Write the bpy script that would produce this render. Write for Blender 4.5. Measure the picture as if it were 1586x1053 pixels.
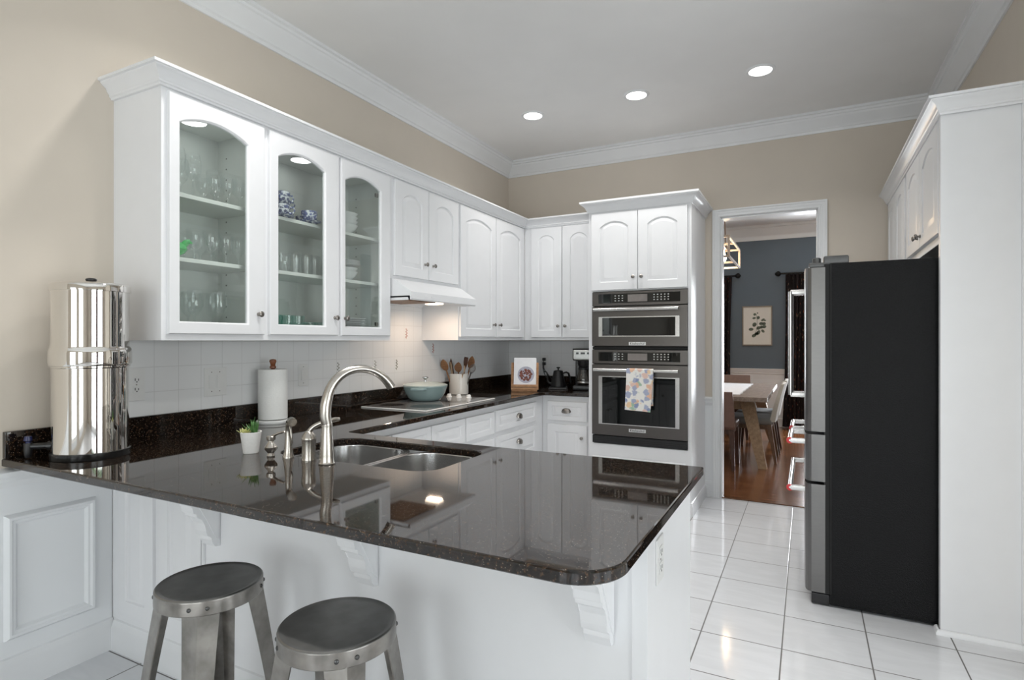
import bpy, bmesh, math, random
from mathutils import Vector, Matrix, noise
from mathutils.geometry import tessellate_polygon
random.seed(7)
for o in list(bpy.data.objects): bpy.data.objects.remove(o)
SC = bpy.context.scene
COL = SC.collection
PI = math.pi

# ------------------------------------------------------------------ camera
FPX = 886.0
cam_d = bpy.data.cameras.new('camera'); cam = bpy.data.objects.new('camera', cam_d); COL.objects.link(cam)
cam_d.sensor_width = 36.0; cam_d.lens = FPX / 1586.0 * 36.0; cam_d.clip_start = 0.05
cam.location = (0, 0, 1.372); cam.rotation_euler = (PI/2, 0, math.atan(457.0/FPX)); cam_d.shift_y = 0.5/1586
SC.camera = cam

# ------------------------------------------------------------------ exposure
vs = SC.view_settings
vs.view_transform = 'Standard'; vs.look = 'None'; vs.gamma = 1.0; vs.use_curve_mapping = False
vs.exposure = 0.10
SC.cycles.transparent_max_bounces = 32

# ------------------------------------------------------------------ world: overcast sky over a green garden
W = bpy.data.worlds.new('garden_sky'); SC.world = W; W.use_nodes = True
nt = W.node_tree; nt.nodes.clear()
def wn(t, **k):
    n = nt.nodes.new(t)
    for a, b in k.items(): setattr(n, a, b)
    return n
tc = wn('ShaderNodeTexCoord'); sp = wn('ShaderNodeSeparateXYZ'); nt.links.new(tc.outputs['Generated'], sp.inputs[0])
nz = wn('ShaderNodeTexNoise'); nz.inputs['Scale'].default_value = 14; nz.inputs['Detail'].default_value = 6
nt.links.new(tc.outputs['Generated'], nz.inputs['Vector'])
r1 = wn('ShaderNodeValToRGB'); e = r1.color_ramp.elements
e[0].position = .35; e[0].color = (.05, .13, .04, 1); e[1].position = .68; e[1].color = (.45, .7, .35, 1)
nt.links.new(nz.outputs['Fac'], r1.inputs[0])
ad = wn('ShaderNodeMath', operation='MULTIPLY_ADD'); ad.inputs[1].default_value = .25
nt.links.new(nz.outputs['Fac'], ad.inputs[0]); nt.links.new(sp.outputs['Z'], ad.inputs[2])
r2 = wn('ShaderNodeValToRGB'); e = r2.color_ramp.elements
e[0].position = .36; e[0].color = (0, 0, 0, 1); e[1].position = .44; e[1].color = (1, 1, 1, 1)
nt.links.new(ad.outputs[0], r2.inputs[0])
mx = wn('ShaderNodeMix', data_type='RGBA'); nt.links.new(r2.outputs[0], mx.inputs[0])
nt.links.new(r1.outputs[0], mx.inputs[6]); mx.inputs[7].default_value = (.8, .9, 1.0, 1)
bg = wn('ShaderNodeBackground'); bg.inputs[1].default_value = 1.0; nt.links.new(mx.outputs[2], bg.inputs[0])
wo = wn('ShaderNodeOutputWorld'); nt.links.new(bg.outputs[0], wo.inputs[0])

# ------------------------------------------------------------------ daylight through the windows
def area(name, loc, direction, sx, sy, power, color=(1, 1, 1), spread=PI, shape='RECTANGLE'):
    d = bpy.data.lights.new(name, 'AREA'); d.shape = shape; d.size = sx; d.size_y = sy; d.energy = power; d.color = color; d.spread = spread
    o = bpy.data.objects.new(name, d); COL.objects.link(o); o.location = loc
    o.rotation_euler = Vector(direction).to_track_quat('-Z', 'Y').to_euler()
    return o
DAY = (.935, .95, 1.0)
K_BACK, K_SIDE, K_DIN, K_DOWN = 54, 66, 190, 7.6
area('daylight_back', (-1.1, -4.16, 1.25), (0, 1, 0), 1.5, 2.1, K_BACK, DAY)
area('daylight_back', (1.3, -4.16, 1.25), (0, 1, 0), 1.5, 2.1, K_BACK, DAY)
area('daylight_side', (4.66, -1.2, 1.1), (-1, 0, 0), 1.7, 2.1, K_SIDE, DAY)
area('daylight_side', (4.66, 1.1, 1.1), (-1, 0, 0), 1.7, 2.1, K_SIDE, DAY)
area('daylight_dining', (.45, 10.16, 1.35), (0, -1, 0), .9, 1.9, K_DIN, DAY)
area('daylight_dining', (-1.75, 10.16, 1.35), (0, -1, 0), .9, 1.9, K_DIN*.4, DAY)

# ------------------------------------------------------------------ helpers
class MB:
    """collects shapes into one mesh; M maps local (u, v, w) to scene coordinates"""
    def __init__(s, M=None): s.bm = bmesh.new(); s.M = M or Matrix.Identity(4)
    def v(s, p): return s.bm.verts.new(s.M @ Vector(p))
    def f(s, vs):
        try: return s.bm.faces.new(vs)
        except ValueError: return None
    def box(s, a, b, bev=0.0, seg=2):
        x0, x1 = sorted((a[0], b[0])); y0, y1 = sorted((a[1], b[1])); z0, z1 = sorted((a[2], b[2]))
        c = [s.v(p) for p in ((x0,y0,z0),(x1,y0,z0),(x1,y1,z0),(x0,y1,z0),(x0,y0,z1),(x1,y0,z1),(x1,y1,z1),(x0,y1,z1))]
        fs = [s.f([c[i] for i in q]) for q in ((0,3,2,1),(4,5,6,7),(0,1,5,4),(1,2,6,5),(2,3,7,6),(3,0,4,7))]
        if bev > 0:
            es = list({e for f in fs for e in f.edges})
            bmesh.ops.bevel(s.bm, geom=es, offset=min(bev, .45*min(x1-x0, y1-y0, z1-z0)), segments=seg, profile=.5, affect='EDGES')
        return s
    def rings(s, loops, cap0=True, cap1=True, closed=True):
        R = [[s.v(p) for p in l] for l in loops]
        n = len(R[0])
        for a, b in zip(R, R[1:]):
            for i in range(n if closed else n-1):
                j = (i+1) % n; s.f([a[i], a[j], b[j], b[i]])
        if cap0: s.f(list(reversed(R[0])))
        if cap1: s.f(R[-1])
        return R
    def torus(s, loops):      # rings closed on themselves
        R = [[s.v(p) for p in l] for l in loops]; n = len(R[0])
        for k in range(len(R)):
            a, b = R[k], R[(k+1) % len(R)]
            for i in range(n):
                j = (i+1) % n; s.f([a[i], a[j], b[j], b[i]])
    def lathe(s, prof, c=(0,0,0), axis='z', seg=32, cap0=True, cap1=True):
        L = []
        for r, h in prof:
            l = []
            for i in range(seg):
                t = 2*PI*i/seg; x, y = r*math.cos(t), r*math.sin(t)
                p = {'z': (x, y, h), 'x': (h, x, y), 'y': (y, h, x)}[axis]
                l.append((c[0]+p[0], c[1]+p[1], c[2]+p[2]))
            L.append(l)
        s.rings(L, cap0, cap1); return s
    def tube(s, pts, rad, seg=10, caps=True, flat=1.0):
        P = [Vector(p) for p in pts]; n = len(P)
        rs = rad if isinstance(rad, (list, tuple)) else [rad]*n
        T = [((P[min(i+1, n-1)]-P[max(i-1, 0)]).normalized()) for i in range(n)]
        ref = Vector((0, 0, 1)) if abs(T[0].z) < .9 else Vector((1, 0, 0))
        N = (ref - T[0]*ref.dot(T[0])).normalized(); L = []
        for i in range(n):
            N = (N - T[i]*N.dot(T[i])).normalized(); B = T[i].cross(N)
            L.append([P[i] + (N*math.cos(2*PI*k/seg) + B*math.sin(2*PI*k/seg)*flat)*rs[i] for k in range(seg)])
        s.rings(L, caps, caps); return s
    def prism(s, poly, w0, w1, bev=0.0):
        a = [s.v((p[0], p[1], w0)) for p in poly]; b = [s.v((p[0], p[1], w1)) for p in poly]
        n = len(poly); fs = [s.f(list(reversed(a))), s.f(b)]
        for i in range(n):
            j = (i+1) % n; fs.append(s.f([a[i], a[j], b[j], b[i]]))
        if bev:
            es = list({e for f in fs if f for e in f.edges})
            bmesh.ops.bevel(s.bm, geom=es, offset=bev, segments=2, profile=.5, affect='EDGES')
        return s
    def sweep(s, path, prof, cap=True):
        """profile of (out, z) carried along a plan polyline, out = right-hand side, mitred"""
        P = [Vector((p[0], p[1])) for p in path]; n = len(P); ns = []
        for i in range(n-1):
            d = (P[i+1]-P[i]).normalized(); ns.append(Vector((d.y, -d.x)))
        L = []
        for i in range(n):
            if i == 0: m = ns[0]
            elif i == n-1: m = ns[-1]
            else: m = (ns[i-1]+ns[i])/(1+ns[i-1].dot(ns[i]))
            L.append([(P[i].x+m.x*o, P[i].y+m.y*o, z) for o, z in prof])
        s.rings(L, cap, cap); return s
    def build(s, name, material, parent=None, local=False, sharp=38):
        bm = s.bm
        bmesh.ops.recalc_face_normals(bm, faces=bm.faces)
        me = bpy.data.meshes.new(name)
        if parent is not None and not local:
            root = parent
            while root.parent: root = root.parent
            bmesh.ops.translate(bm, verts=bm.verts, vec=-root.location)
        bm.to_mesh(me); bm.free()
        for p in me.polygons: p.use_smooth = True
        me.set_sharp_from_angle(angle=math.radians(sharp))
        o = bpy.data.objects.new(name, me); COL.objects.link(o)
        me.materials.append(material)
        wm = o.modifiers.new('weighted_normals', 'WEIGHTED_NORMAL'); wm.keep_sharp = True; wm.weight = 100
        if parent is not None: o.parent = parent
        return o

def thing(name, label, cat, loc=(0, 0, 0), rotz=0.0, group=None):
    o = bpy.data.objects.new(name, None); COL.objects.link(o); o.empty_display_size = .05
    o.location = loc; o.rotation_euler = (0, 0, rotz)
    return tag(o, label, cat, group)
def tag(o, label, cat, group=None):
    o['label'] = label; o['category'] = cat
    if group: o['group'] = group
    return o
def struct(mb, name, m):
    o = mb.build(name, m); o['kind'] = 'structure'; return o
def copy_tree(o, parent=None):
    c = o.copy(); COL.objects.link(c)
    if parent is not None: c.parent = parent
    for ch in list(o.children): copy_tree(ch, c)
    return c
def solo(mb, name, m, label, cat, loc, group=None, sharp=38):
    """a thing that is one mesh, built around its own base point"""
    o = mb.build(name, m, None, True, sharp); o.location = loc
    return tag(o, label, cat, group)
def FR(origin, side):
    """local (right, up, out) of a front that faces the given way"""
    U, Wd = {'+x': ((0,1,0),(1,0,0)), '-y': ((1,0,0),(0,-1,0)), '-x': ((0,-1,0),(-1,0,0)), '+y': ((-1,0,0),(0,1,0))}[side]
    V = (0, 0, 1)
    return Matrix(((U[0],V[0],Wd[0],origin[0]),(U[1],V[1],Wd[1],origin[1]),(U[2],V[2],Wd[2],origin[2]),(0,0,0,1)))
def T(x, y, z): return Matrix.Translation((x, y, z))
def arc(cx, cy, r, a0, a1, n):
    return [(cx+r*math.cos(math.radians(a0+(a1-a0)*i/n)), cy+r*math.sin(math.radians(a0+(a1-a0)*i/n))) for i in range(n+1)]
def rrect(x0, y0, x1, y1, r, n=6):
    return arc(x1-r, y0+r, r, -90, 0, n)+arc(x1-r, y1-r, r, 0, 90, n)+arc(x0+r, y1-r, r, 90, 180, n)+arc(x0+r, y0+r, r, 180, 270, n)
def bez(p0, p1, p2, p3, n=10):
    o = []
    for i in range(n+1):
        t = i/n; a = (1-t)**3; b = 3*t*(1-t)**2; c = 3*t*t*(1-t); d = t**3
        o.append(tuple(a*p0[k]+b*p1[k]+c*p2[k]+d*p3[k] for k in range(3)))
    return o

# ------------------------------------------------------------------ materials
def M_new(name):
    m = bpy.data.materials.new(name); m.use_nodes = True; t = m.node_tree
    b = t.nodes['Principled BSDF']; return m, t, b
def N(t, typ, **k):
    n = t.nodes.new(typ)
    for a, b in k.items():
        if a in n.inputs.keys() and not hasattr(n, a): n.inputs[a].default_value = b
        else: setattr(n, a, b)
    return n
def si(n, **k):
    for a, b in k.items(): n.inputs[a.replace('_', ' ')].default_value = b
    return n
def mat(name, col, rough=.5, metal=0.0, var=.04, scale=30.0, bump=0.0, bscale=80.0, spec=.5, aniso=0.0, coat=0.0, stretch=None):
    """principled with a faint procedural mottling of colour and optional fine bump"""
    m, t, b = M_new(name)
    b.inputs['Roughness'].default_value = rough; b.inputs['Metallic'].default_value = metal
    b.inputs['Specular IOR Level'].default_value = spec
    if aniso: b.inputs['Anisotropic'].default_value = aniso
    if coat: b.inputs['Coat Weight'].default_value = coat; b.inputs['Coat Roughness'].default_value = .05
    g = N(t, 'ShaderNodeTexCoord')
    vec = g.outputs['Object']
    if stretch:
        mp = N(t, 'ShaderNodeMapping'); mp.inputs['Scale'].default_value = stretch; t.links.new(vec, mp.inputs[0]); vec = mp.outputs[0]
    n = N(t, 'ShaderNodeTexNoise'); si(n, Scale=scale, Detail=3.0); t.links.new(vec, n.inputs['Vector'])
    r = N(t, 'ShaderNodeValToRGB')
    lo = tuple(max(0, c*(1-var)) for c in col)+(1,); hi = tuple(min(1, c*(1+var)) for c in col)+(1,)
    r.color_ramp.elements[0].color = lo; r.color_ramp.elements[1].color = hi
    r.color_ramp.elements[0].position = .3; r.color_ramp.elements[1].position = .7
    t.links.new(n.outputs['Fac'], r.inputs[0]); t.links.new(r.outputs[0], b.inputs['Base Color'])
    if bump:
        n2 = N(t, 'ShaderNodeTexNoise'); si(n2, Scale=bscale, Detail=2.0); t.links.new(vec, n2.inputs['Vector'])
        bp = N(t, 'ShaderNodeBump'); si(bp, Strength=bump, Distance=.002)
        t.links.new(n2.outputs['Fac'], bp.inputs['Height']); t.links.new(bp.outputs[0], b.inputs['Normal'])
    return m
def glow(name, col, strength):
    m, t, b = M_new(name)
    b.inputs['Base Color'].default_value = (.9, .9, .9, 1)
    b.inputs['Emission Color'].default_value = col+(1,); b.inputs['Emission Strength'].default_value = strength
    return m
def thin_glass(name, tint, base, edge):
    """thin pane: sees through, mirrors more at a glancing angle"""
    m, t, b = M_new(name); t.nodes.remove(b)
    out = t.nodes['Material Output']
    tr = N(t, 'ShaderNodeBsdfTransparent'); tr.inputs[0].default_value = tint+(1,)
    gl = N(t, 'ShaderNodeBsdfGlossy'); gl.inputs['Roughness'].default_value = .01; gl.inputs[0].default_value = (1, 1, 1, 1)
    lw = N(t, 'ShaderNodeLayerWeight'); lw.inputs[0].default_value = .5
    pw = N(t, 'ShaderNodeMath', operation='POWER'); pw.inputs[1].default_value = 3.5; t.links.new(lw.outputs['Facing'], pw.inputs[0])
    ma = N(t, 'ShaderNodeMath', operation='MULTIPLY_ADD'); ma.inputs[1].default_value = edge; ma.inputs[2].default_value = base
    t.links.new(pw.outputs[0], ma.inputs[0])
    mx = N(t, 'ShaderNodeMixShader'); t.links.new(ma.outputs[0], mx.inputs[0]); t.links.new(tr.outputs[0], mx.inputs[1]); t.links.new(gl.outputs[0], mx.inputs[2])
    t.links.new(mx.outputs[0], out.inputs[0])
    return m
def grid_lines(t, axes, pitch, phase, width):
    """1 on grout lines of a square grid in scene coordinates, 0 inside tiles"""
    g = N(t, 'ShaderNodeNewGeometry'); s = N(t, 'ShaderNodeSeparateXYZ'); t.links.new(g.outputs['Position'], s.inputs[0])
    last = None
    for ax, ph in zip(axes, phase):
        a = N(t, 'ShaderNodeMath', operation='ADD'); a.inputs[1].default_value = -ph+pitch*100+pitch/2; t.links.new(s.outputs[ax], a.inputs[0])
        md = N(t, 'ShaderNodeMath', operation='MODULO'); md.inputs[1].default_value = pitch; t.links.new(a.outputs[0], md.inputs[0])
        su = N(t, 'ShaderNodeMath', operation='SUBTRACT'); su.inputs[1].default_value = pitch/2; t.links.new(md.outputs[0], su.inputs[0])
        ab = N(t, 'ShaderNodeMath', operation='ABSOLUTE'); t.links.new(su.outputs[0], ab.inputs[0])
        lt = N(t, 'ShaderNodeMapRange'); lt.inputs['From Min'].default_value = width*.35; lt.inputs['From Max'].default_value = width*.65
        lt.inputs['To Min'].default_value = 1; lt.inputs['To Max'].default_value = 0; t.links.new(ab.outputs[0], lt.inputs[0])
        if last is None: last = lt.outputs[0]
        else:
            mxn = N(t, 'ShaderNodeMath', operation='MAXIMUM'); t.links.new(last, mxn.inputs[0]); t.links.new(lt.outputs[0], mxn.inputs[1]); last = mxn.outputs[0]
    return last
def tile_mat(name, axes, pitch, phase, width, tile, grout, rough, vein=0.0):
    m, t, b = M_new(name)
    k = grid_lines(t, axes, pitch, phase, width)
    g = N(t, 'ShaderNodeNewGeometry'); mp = N(t, 'ShaderNodeMapping'); mp.inputs['Scale'].default_value = (1.2, 5, 5); mp.inputs['Rotation'].default_value = (0, 0, .5)
    t.links.new(g.outputs['Position'], mp.inputs[0])
    n = N(t, 'ShaderNodeTexNoise'); si(n, Scale=3.0, Detail=6.0, Distortion=1.2); t.links.new(mp.outputs[0], n.inputs['Vector'])
    r = N(t, 'ShaderNodeValToRGB'); r.color_ramp.elements[0].position = .4; r.color_ramp.elements[1].position = .62
    r.color_ramp.elements[0].color = tuple(c*(1-vein) for c in tile)+(1,); r.color_ramp.elements[1].color = tile+(1,)
    t.links.new(n.outputs['Fac'], r.inputs[0])
    mx = N(t, 'ShaderNodeMix', data_type='RGBA'); t.links.new(k, mx.inputs[0]); t.links.new(r.outputs[0], mx.inputs[6]); mx.inputs[7].default_value = grout+(1,)
    t.links.new(mx.outputs[2], b.inputs['Base Color'])
    rr = N(t, 'ShaderNodeMapRange'); rr.inputs['To Min'].default_value = rough; rr.inputs['To Max'].default_value = .7; t.links.new(k, rr.inputs[0]); t.links.new(rr.outputs[0], b.inputs['Roughness'])
    iv = N(t, 'ShaderNodeMath', operation='SUBTRACT'); iv.inputs[0].default_value = 1; t.links.new(k, iv.inputs[1])
    bp = N(t, 'ShaderNodeBump'); si(bp, Strength=.35, Distance=.001); t.links.new(iv.outputs[0], bp.inputs['Height']); t.links.new(bp.outputs[0], b.inputs['Normal'])
    return m
def granite_mat():
    m, t, b = M_new('black_brown_granite')
    g = N(t, 'ShaderNodeNewGeometry')
    n1 = N(t, 'ShaderNodeTexNoise'); si(n1, Scale=95.0, Detail=5.0, Roughness=.7); t.links.new(g.outputs['Position'], n1.inputs['Vector'])
    r1 = N(t, 'ShaderNodeValToRGB'); e = r1.color_ramp.elements
    e[0].position = .45; e[0].color = (.004, .0036, .0034, 1); e[1].position = .74; e[1].color = (.17, .10, .055, 1)
    x = e.new(.59); x.color = (.030, .016, .009, 1)
    t.links.new(n1.outputs['Fac'], r1.inputs[0])
    v = N(t, 'ShaderNodeTexVoronoi'); si(v, Scale=130.0); t.links.new(g.outputs['Position'], v.inputs['Vector'])
    r2 = N(t, 'ShaderNodeValToRGB'); r2.color_ramp.elements[0].position = .10; r2.color_ramp.elements[0].color = (1, 1, 1, 1)
    r2.color_ramp.elements[1].position = .17; r2.color_ramp.elements[1].color = (0, 0, 0, 1); t.links.new(v.outputs['Distance'], r2.inputs[0])
    n3 = N(t, 'ShaderNodeTexNoise'); si(n3, Scale=17.0, Detail=2.0); t.links.new(g.outputs['Position'], n3.inputs['Vector'])
    mu = N(t, 'ShaderNodeMath', operation='MULTIPLY'); t.links.new(r2.outputs[0], mu.inputs[0]); t.links.new(n3.outputs['Fac'], mu.inputs[1])
    mx = N(t, 'ShaderNodeMix', data_type='RGBA'); t.links.new(mu.outputs[0], mx.inputs[0]); t.links.new(r1.outputs[0], mx.inputs[6]); mx.inputs[7].default_value = (.55, .47, .38, 1)
    t.links.new(mx.outputs[2], b.inputs['Base Color'])
    b.inputs['Roughness'].default_value = .035; b.inputs['IOR'].default_value = 1.64
    return m
def wood_mat(name, a, bcol, rough, stretch, scale=6.0, boards=None):
    m, t, b = M_new(name)
    g = N(t, 'ShaderNodeNewGeometry') if boards else N(t, 'ShaderNodeTexCoord')
    src = g.outputs['Position'] if boards else g.outputs['Object']
    mp = N(t, 'ShaderNodeMapping'); mp.inputs['Scale'].default_value = stretch; t.links.new(src, mp.inputs[0])
    n = N(t, 'ShaderNodeTexNoise'); si(n, Scale=scale, Detail=8.0, Roughness=.65, Distortion=.4); t.links.new(mp.outputs[0], n.inputs['Vector'])
    r = N(t, 'ShaderNodeValToRGB'); r.color_ramp.elements[0].position = .32; r.color_ramp.elements[1].position = .7
    r.color_ramp.elements[0].color = a+(1,); r.color_ramp.elements[1].color = bcol+(1,); t.links.new(n.outputs['Fac'], r.inputs[0])
    col = r.outputs[0]
    if boards:
        br = N(t, 'ShaderNodeTexBrick'); si(br, Scale=1.0, Mortar_Size=.0012, Brick_Width=1.1, Row_Height=boards)
        br.inputs['Color1'].default_value = (.75, .75, .75, 1); br.inputs['Color2'].default_value = (1.2, 1.2, 1.2, 1); br.inputs['Mortar'].default_value = (.35, .3, .3, 1)
        t.links.new(src, br.inputs['Vector'])
        mu = N(t, 'ShaderNodeMix', data_type='RGBA', blend_type='MULTIPLY'); mu.inputs[0].default_value = 1
        t.links.new(col, mu.inputs[6]); t.links.new(br.outputs[0], mu.inputs[7]); col = mu.outputs[2]
    t.links.new(col, b.inputs['Base Color']); b.inputs['Roughness'].default_value = rough
    return m
def pattern_mat(name, base, cols, scale, cut, stretch=(1, 1, 1), rough=.85):
    """scattered printed motifs on cloth"""
    m, t, b = M_new(name); g = N(t, 'ShaderNodeTexCoord')
    mp = N(t, 'ShaderNodeMapping'); mp.inputs['Scale'].default_value = stretch; t.links.new(g.outputs['Object'], mp.inputs[0])
    ns = N(t, 'ShaderNodeTexNoise'); si(ns, Scale=scale*1.6, Detail=3.0); t.links.new(mp.outputs[0], ns.inputs['Vector'])
    mxv = N(t, 'ShaderNodeVectorMath', operation='MULTIPLY_ADD'); mxv.inputs[1].default_value = (.9/scale,)*3
    t.links.new(ns.outputs['Color'], mxv.inputs[0]); t.links.new(mp.outputs[0], mxv.inputs[2])
    v = N(t, 'ShaderNodeTexVoronoi'); si(v, Scale=scale); t.links.new(mxv.outputs[0], v.inputs['Vector'])
    r = N(t, 'ShaderNodeValToRGB'); r.color_ramp.interpolation = 'CONSTANT'; e = r.color_ramp.elements
    e[0].position = 0; e[0].color = cols[0]+(1,); e[1].position = 1/len(cols); e[1].color = cols[1]+(1,)
    for i in range(2, len(cols)): x = e.new(i/len(cols)); x.color = cols[i]+(1,)
    sx = N(t, 'ShaderNodeSeparateColor'); t.links.new(v.outputs['Color'], sx.inputs[0]); t.links.new(sx.outputs[0], r.inputs[0])
    k = N(t, 'ShaderNodeMapRange'); k.inputs['From Min'].default_value = cut*.85; k.inputs['From Max'].default_value = cut*1.15
    k.inputs['To Min'].default_value = .85; k.inputs['To Max'].default_value = 0; t.links.new(v.outputs['Distance'], k.inputs[0])
    mx = N(t, 'ShaderNodeMix', data_type='RGBA'); t.links.new(k.outputs[0], mx.inputs[0]); mx.inputs[6].default_value = base+(1,); t.links.new(r.outputs[0], mx.inputs[7])
    t.links.new(mx.outputs[2], b.inputs['Base Color']); b.inputs['Roughness'].default_value = rough
    return m

m_drape = mat('dark_red_drape', (.10, .012, .02), .85, var=.2, scale=20)
m_wall = mat('beige_wall_paint', (.64, .575, .495), .75, var=.015, scale=4, bump=.05, bscale=300)
m_white = mat('white_wall_paint', (.82, .835, .85), .5, var=.01, scale=4)
m_trim = mat('white_gloss_trim', (.80, .81, .82), .35, var=.01, scale=8)
m_ceil = mat('ceiling_paint', (.83, .825, .815), .85, var=.015, scale=3)
m_cab = mat('white_cabinet_lacquer', (.84, .845, .86), .32, var=.008, scale=12)
m_cabin = mat('cabinet_interior', (.78, .80, .775), .5, var=.02, scale=10)
m_floor = tile_mat('white_floor_tile', ('X', 'Y'), .345, (-.445, 2.81), .006, (.745, .755, .775), (.16, .155, .15), .10, .05)
m_splash = tile_mat('white_wall_tile', ('Y', 'Z'), .1185, (1.755, 1.246), .003, (.85, .855, .86), (.68, .68, .68), .22)
m_splash_b = tile_mat('white_wall_tile_back', ('X', 'Z'), .1185, (-2.40, 1.246), .003, (.85, .855, .86), (.68, .68, .68), .22)
m_granite = granite_mat()
m_oak = wood_mat('oak_floor', (.085, .030, .012), (.24, .10, .04), .16, (1.2, 9, 9), 5.0, .08)
m_nickel = mat('brushed_nickel', (.50, .47, .43), .26, 1.0, var=.05, scale=60, stretch=(1, 1, 8))
m_steel = mat('satin_stainless', (.60, .60, .60), .24, 1.0, var=.05, scale=40)
m_mirror = mat('polished_stainless', (.80, .78, .75), .035, 1.0, var=.01, scale=5)
m_plate = mat('grey_blue_plate_print', (.42, .42, .50), .4, var=.12, scale=60)
m_dsteel = mat('dark_satin_steel', (.33, .33, .32), .3, 1.0, var=.05, scale=40)
m_knob = mat('dark_pewter', (.30, .28, .26), .28, 1.0, var=.1, scale=80)
m_hinge = mat('dark_hinge_cover', (.10, .10, .10), .35, .6, var=.05)
m_bss = mat('black_stainless', (.135, .125, .118), .33, 1.0, var=.05, scale=40, stretch=(1, 1, 12))
m_hand = mat('bright_steel_handle', (.62, .61, .60), .24, 1.0, var=.02)
m_fdoor = mat('stainless_fridge_door', (.17, .166, .163), .32, 1.0, var=.03, scale=30, stretch=(1, 1, 10))
m_fside = mat('textured_black_steel', (.006, .006, .0065), .22, 0.0, var=.3, scale=160, bump=.8, bscale=260, spec=.14)
m_black = mat('black_plastic', (.012, .012, .013), .28, var=.1)
m_blackm = mat('matte_black', (.007, .007, .0075), .42, var=.1)
m_ovglass = mat('oven_black_glass', (.006, .007, .007), .03, var=.05)
m_dkgap = mat('dark_rubber_gap', (.006, .006, .006), .7, var=.1)
m_pane = thin_glass('cabinet_glass', (.96, .98, .97), .05, .5)
m_glassware = thin_glass('clear_glassware', (.965, .975, .975), .09, .8)
m_greenglass = thin_glass('aqua_glassware', (.70, .88, .84), .09, .7)
m_carafe = thin_glass('carafe_glass', (.55, .5, .42), .1, .6)
m_winglass = thin_glass('window_glass', (.97, .98, .98), .03, .5)
m_cup = pattern_mat('blue_white_transfer_china', (.80, .82, .85), [(.03, .05, .20), (.05, .08, .28), (.02, .03, .14)], 75, .62, rough=.15)
m_china = mat('white_china', (.82, .83, .83), .15, var=.01)
m_green = mat('green_pressed_glass', (.10, .50, .16), .08, var=.2, scale=60, coat=.5)
m_plasticw = mat('white_plastic', (.80, .80, .79), .35, var=.01)
m_slot = mat('dark_slot', (.03, .03, .03), .6)
m_paper = mat('paper_towel', (.86, .86, .84), .9, var=.015, scale=90, bump=.4, bscale=160)
m_woodred = wood_mat('reddish_turned_wood', (.16, .05, .02), (.30, .11, .05), .35, (3, 3, 20), 8)
m_pot = mat('white_textured_ceramic', (.82, .81, .79), .6, var=.04, bump=.7, bscale=120)
m_soil = mat('potting_soil', (.05, .035, .025), .95, var=.5, scale=120)
m_aloe = mat('spiky_green_leaf', (.10, .24, .07), .4, var=.3, scale=40)
m_rosette = mat('pale_rosette_leaf', (.52, .52, .22), .45, var=.25, scale=40)
m_enamel = mat('pale_blue_enamel', (.27, .37, .37), .12, var=.03, scale=8, coat=.4)
m_enamel2 = mat('grey_blue_enamel_lid', (.46, .52, .49), .14, var=.03, scale=8, coat=.4)
m_crock = mat('cream_glazed_crock', (.80, .77, .72), .2, var=.02, scale=10)
m_spoon = wood_mat('utensil_wood', (.20, .085, .035), (.40, .20, .09), .5, (4, 4, 22), 6)
m_spoonp = wood_mat('pale_utensil_wood', (.46, .30, .17), (.62, .44, .28), .5, (4, 4, 22), 6)
m_spoond = wood_mat('dark_utensil_wood', (.07, .028, .015), (.16, .06, .03), .45, (4, 4, 22), 6)
m_stand = wood_mat('orange_stand_wood', (.36, .17, .07), (.58, .32, .16), .45, (4, 20, 4), 5)
m_bookw = mat('white_book_cover', (.80, .80, .82), .4, var=.02)
m_bookp = mat('dark_red_food', (.16, .045, .03), .5, var=.7, scale=70)
m_cook = mat('grey_ceramic_glass', (.20, .195, .19), .06, var=.12, scale=200)
m_burner = mat('burner_ring_print', (.045, .042, .04), .1, var=.1)
m_knobw = mat('white_control_knob', (.85, .84, .82), .3, var=.01)
m_copper = mat('brown_grease_filter', (.20, .10, .05), .45, .6, var=.3, scale=60)
m_towel = pattern_mat('floral_tea_towel', (.82, .80, .76), [(.16, .22, .42), (.75, .42, .26), (.28, .46, .32), (.72, .48, .40), (.30, .34, .50), (.80, .55, .30)], 21, .50)
m_curtain = pattern_mat('dark_floral_curtain', (.012, .006, .006), [(.30, .07, .04), (.22, .16, .10), (.16, .03, .02), (.36, .26, .18)], 26, .20, (1, 1, .45))
m_blue = mat('slate_blue_paint', (.125, .16, .195), .6, var=.02, scale=4)
m_gun = mat('gunmetal_seat', (.25, .245, .235), .42, 1.0, var=.16, scale=14)
m_gunl = mat('worn_gunmetal', (.29, .275, .255), .30, 1.0, var=.32, scale=16)
m_rust = mat('dark_worn_steel', (.14, .115, .095), .4, 1.0, var=.35, scale=26)
m_rivet = mat('dark_rivet', (.10, .10, .10), .35, 1.0, var=.1)
m_table = wood_mat('weathered_oak_table', (.24, .15, .085), (.42, .29, .18), .5, (7, 1.2, 7), 5)
m_tabletop = wood_mat('greyed_oak_top', (.17, .125, .10), (.30, .24, .20), .4, (7, 1.0, 7), 5)
m_mauve = mat('mauve_brown_leather', (.21, .135, .115), .5, var=.06, scale=20)
m_cream = mat('pale_grey_upholstery', (.56, .54, .50), .85, var=.05, scale=120, bump=.3, bscale=300)
m_seatg = mat('grey_seat_cloth', (.22, .22, .22), .85, var=.06, scale=120)
m_legd = wood_mat('dark_walnut_leg', (.035, .014, .010), (.085, .035, .022), .35, (10, 10, 2), 5)
m_legm = wood_mat('mid_walnut_leg', (.10, .05, .025), (.20, .11, .06), .4, (10, 10, 2), 5)
m_lace = mat('white_table_runner', (.72, .73, .76), .85, var=.05, scale=60, bump=.4, bscale=200)
m_rod = mat('black_iron', (.012, .011, .010), .45, .5, var=.1)
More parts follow.
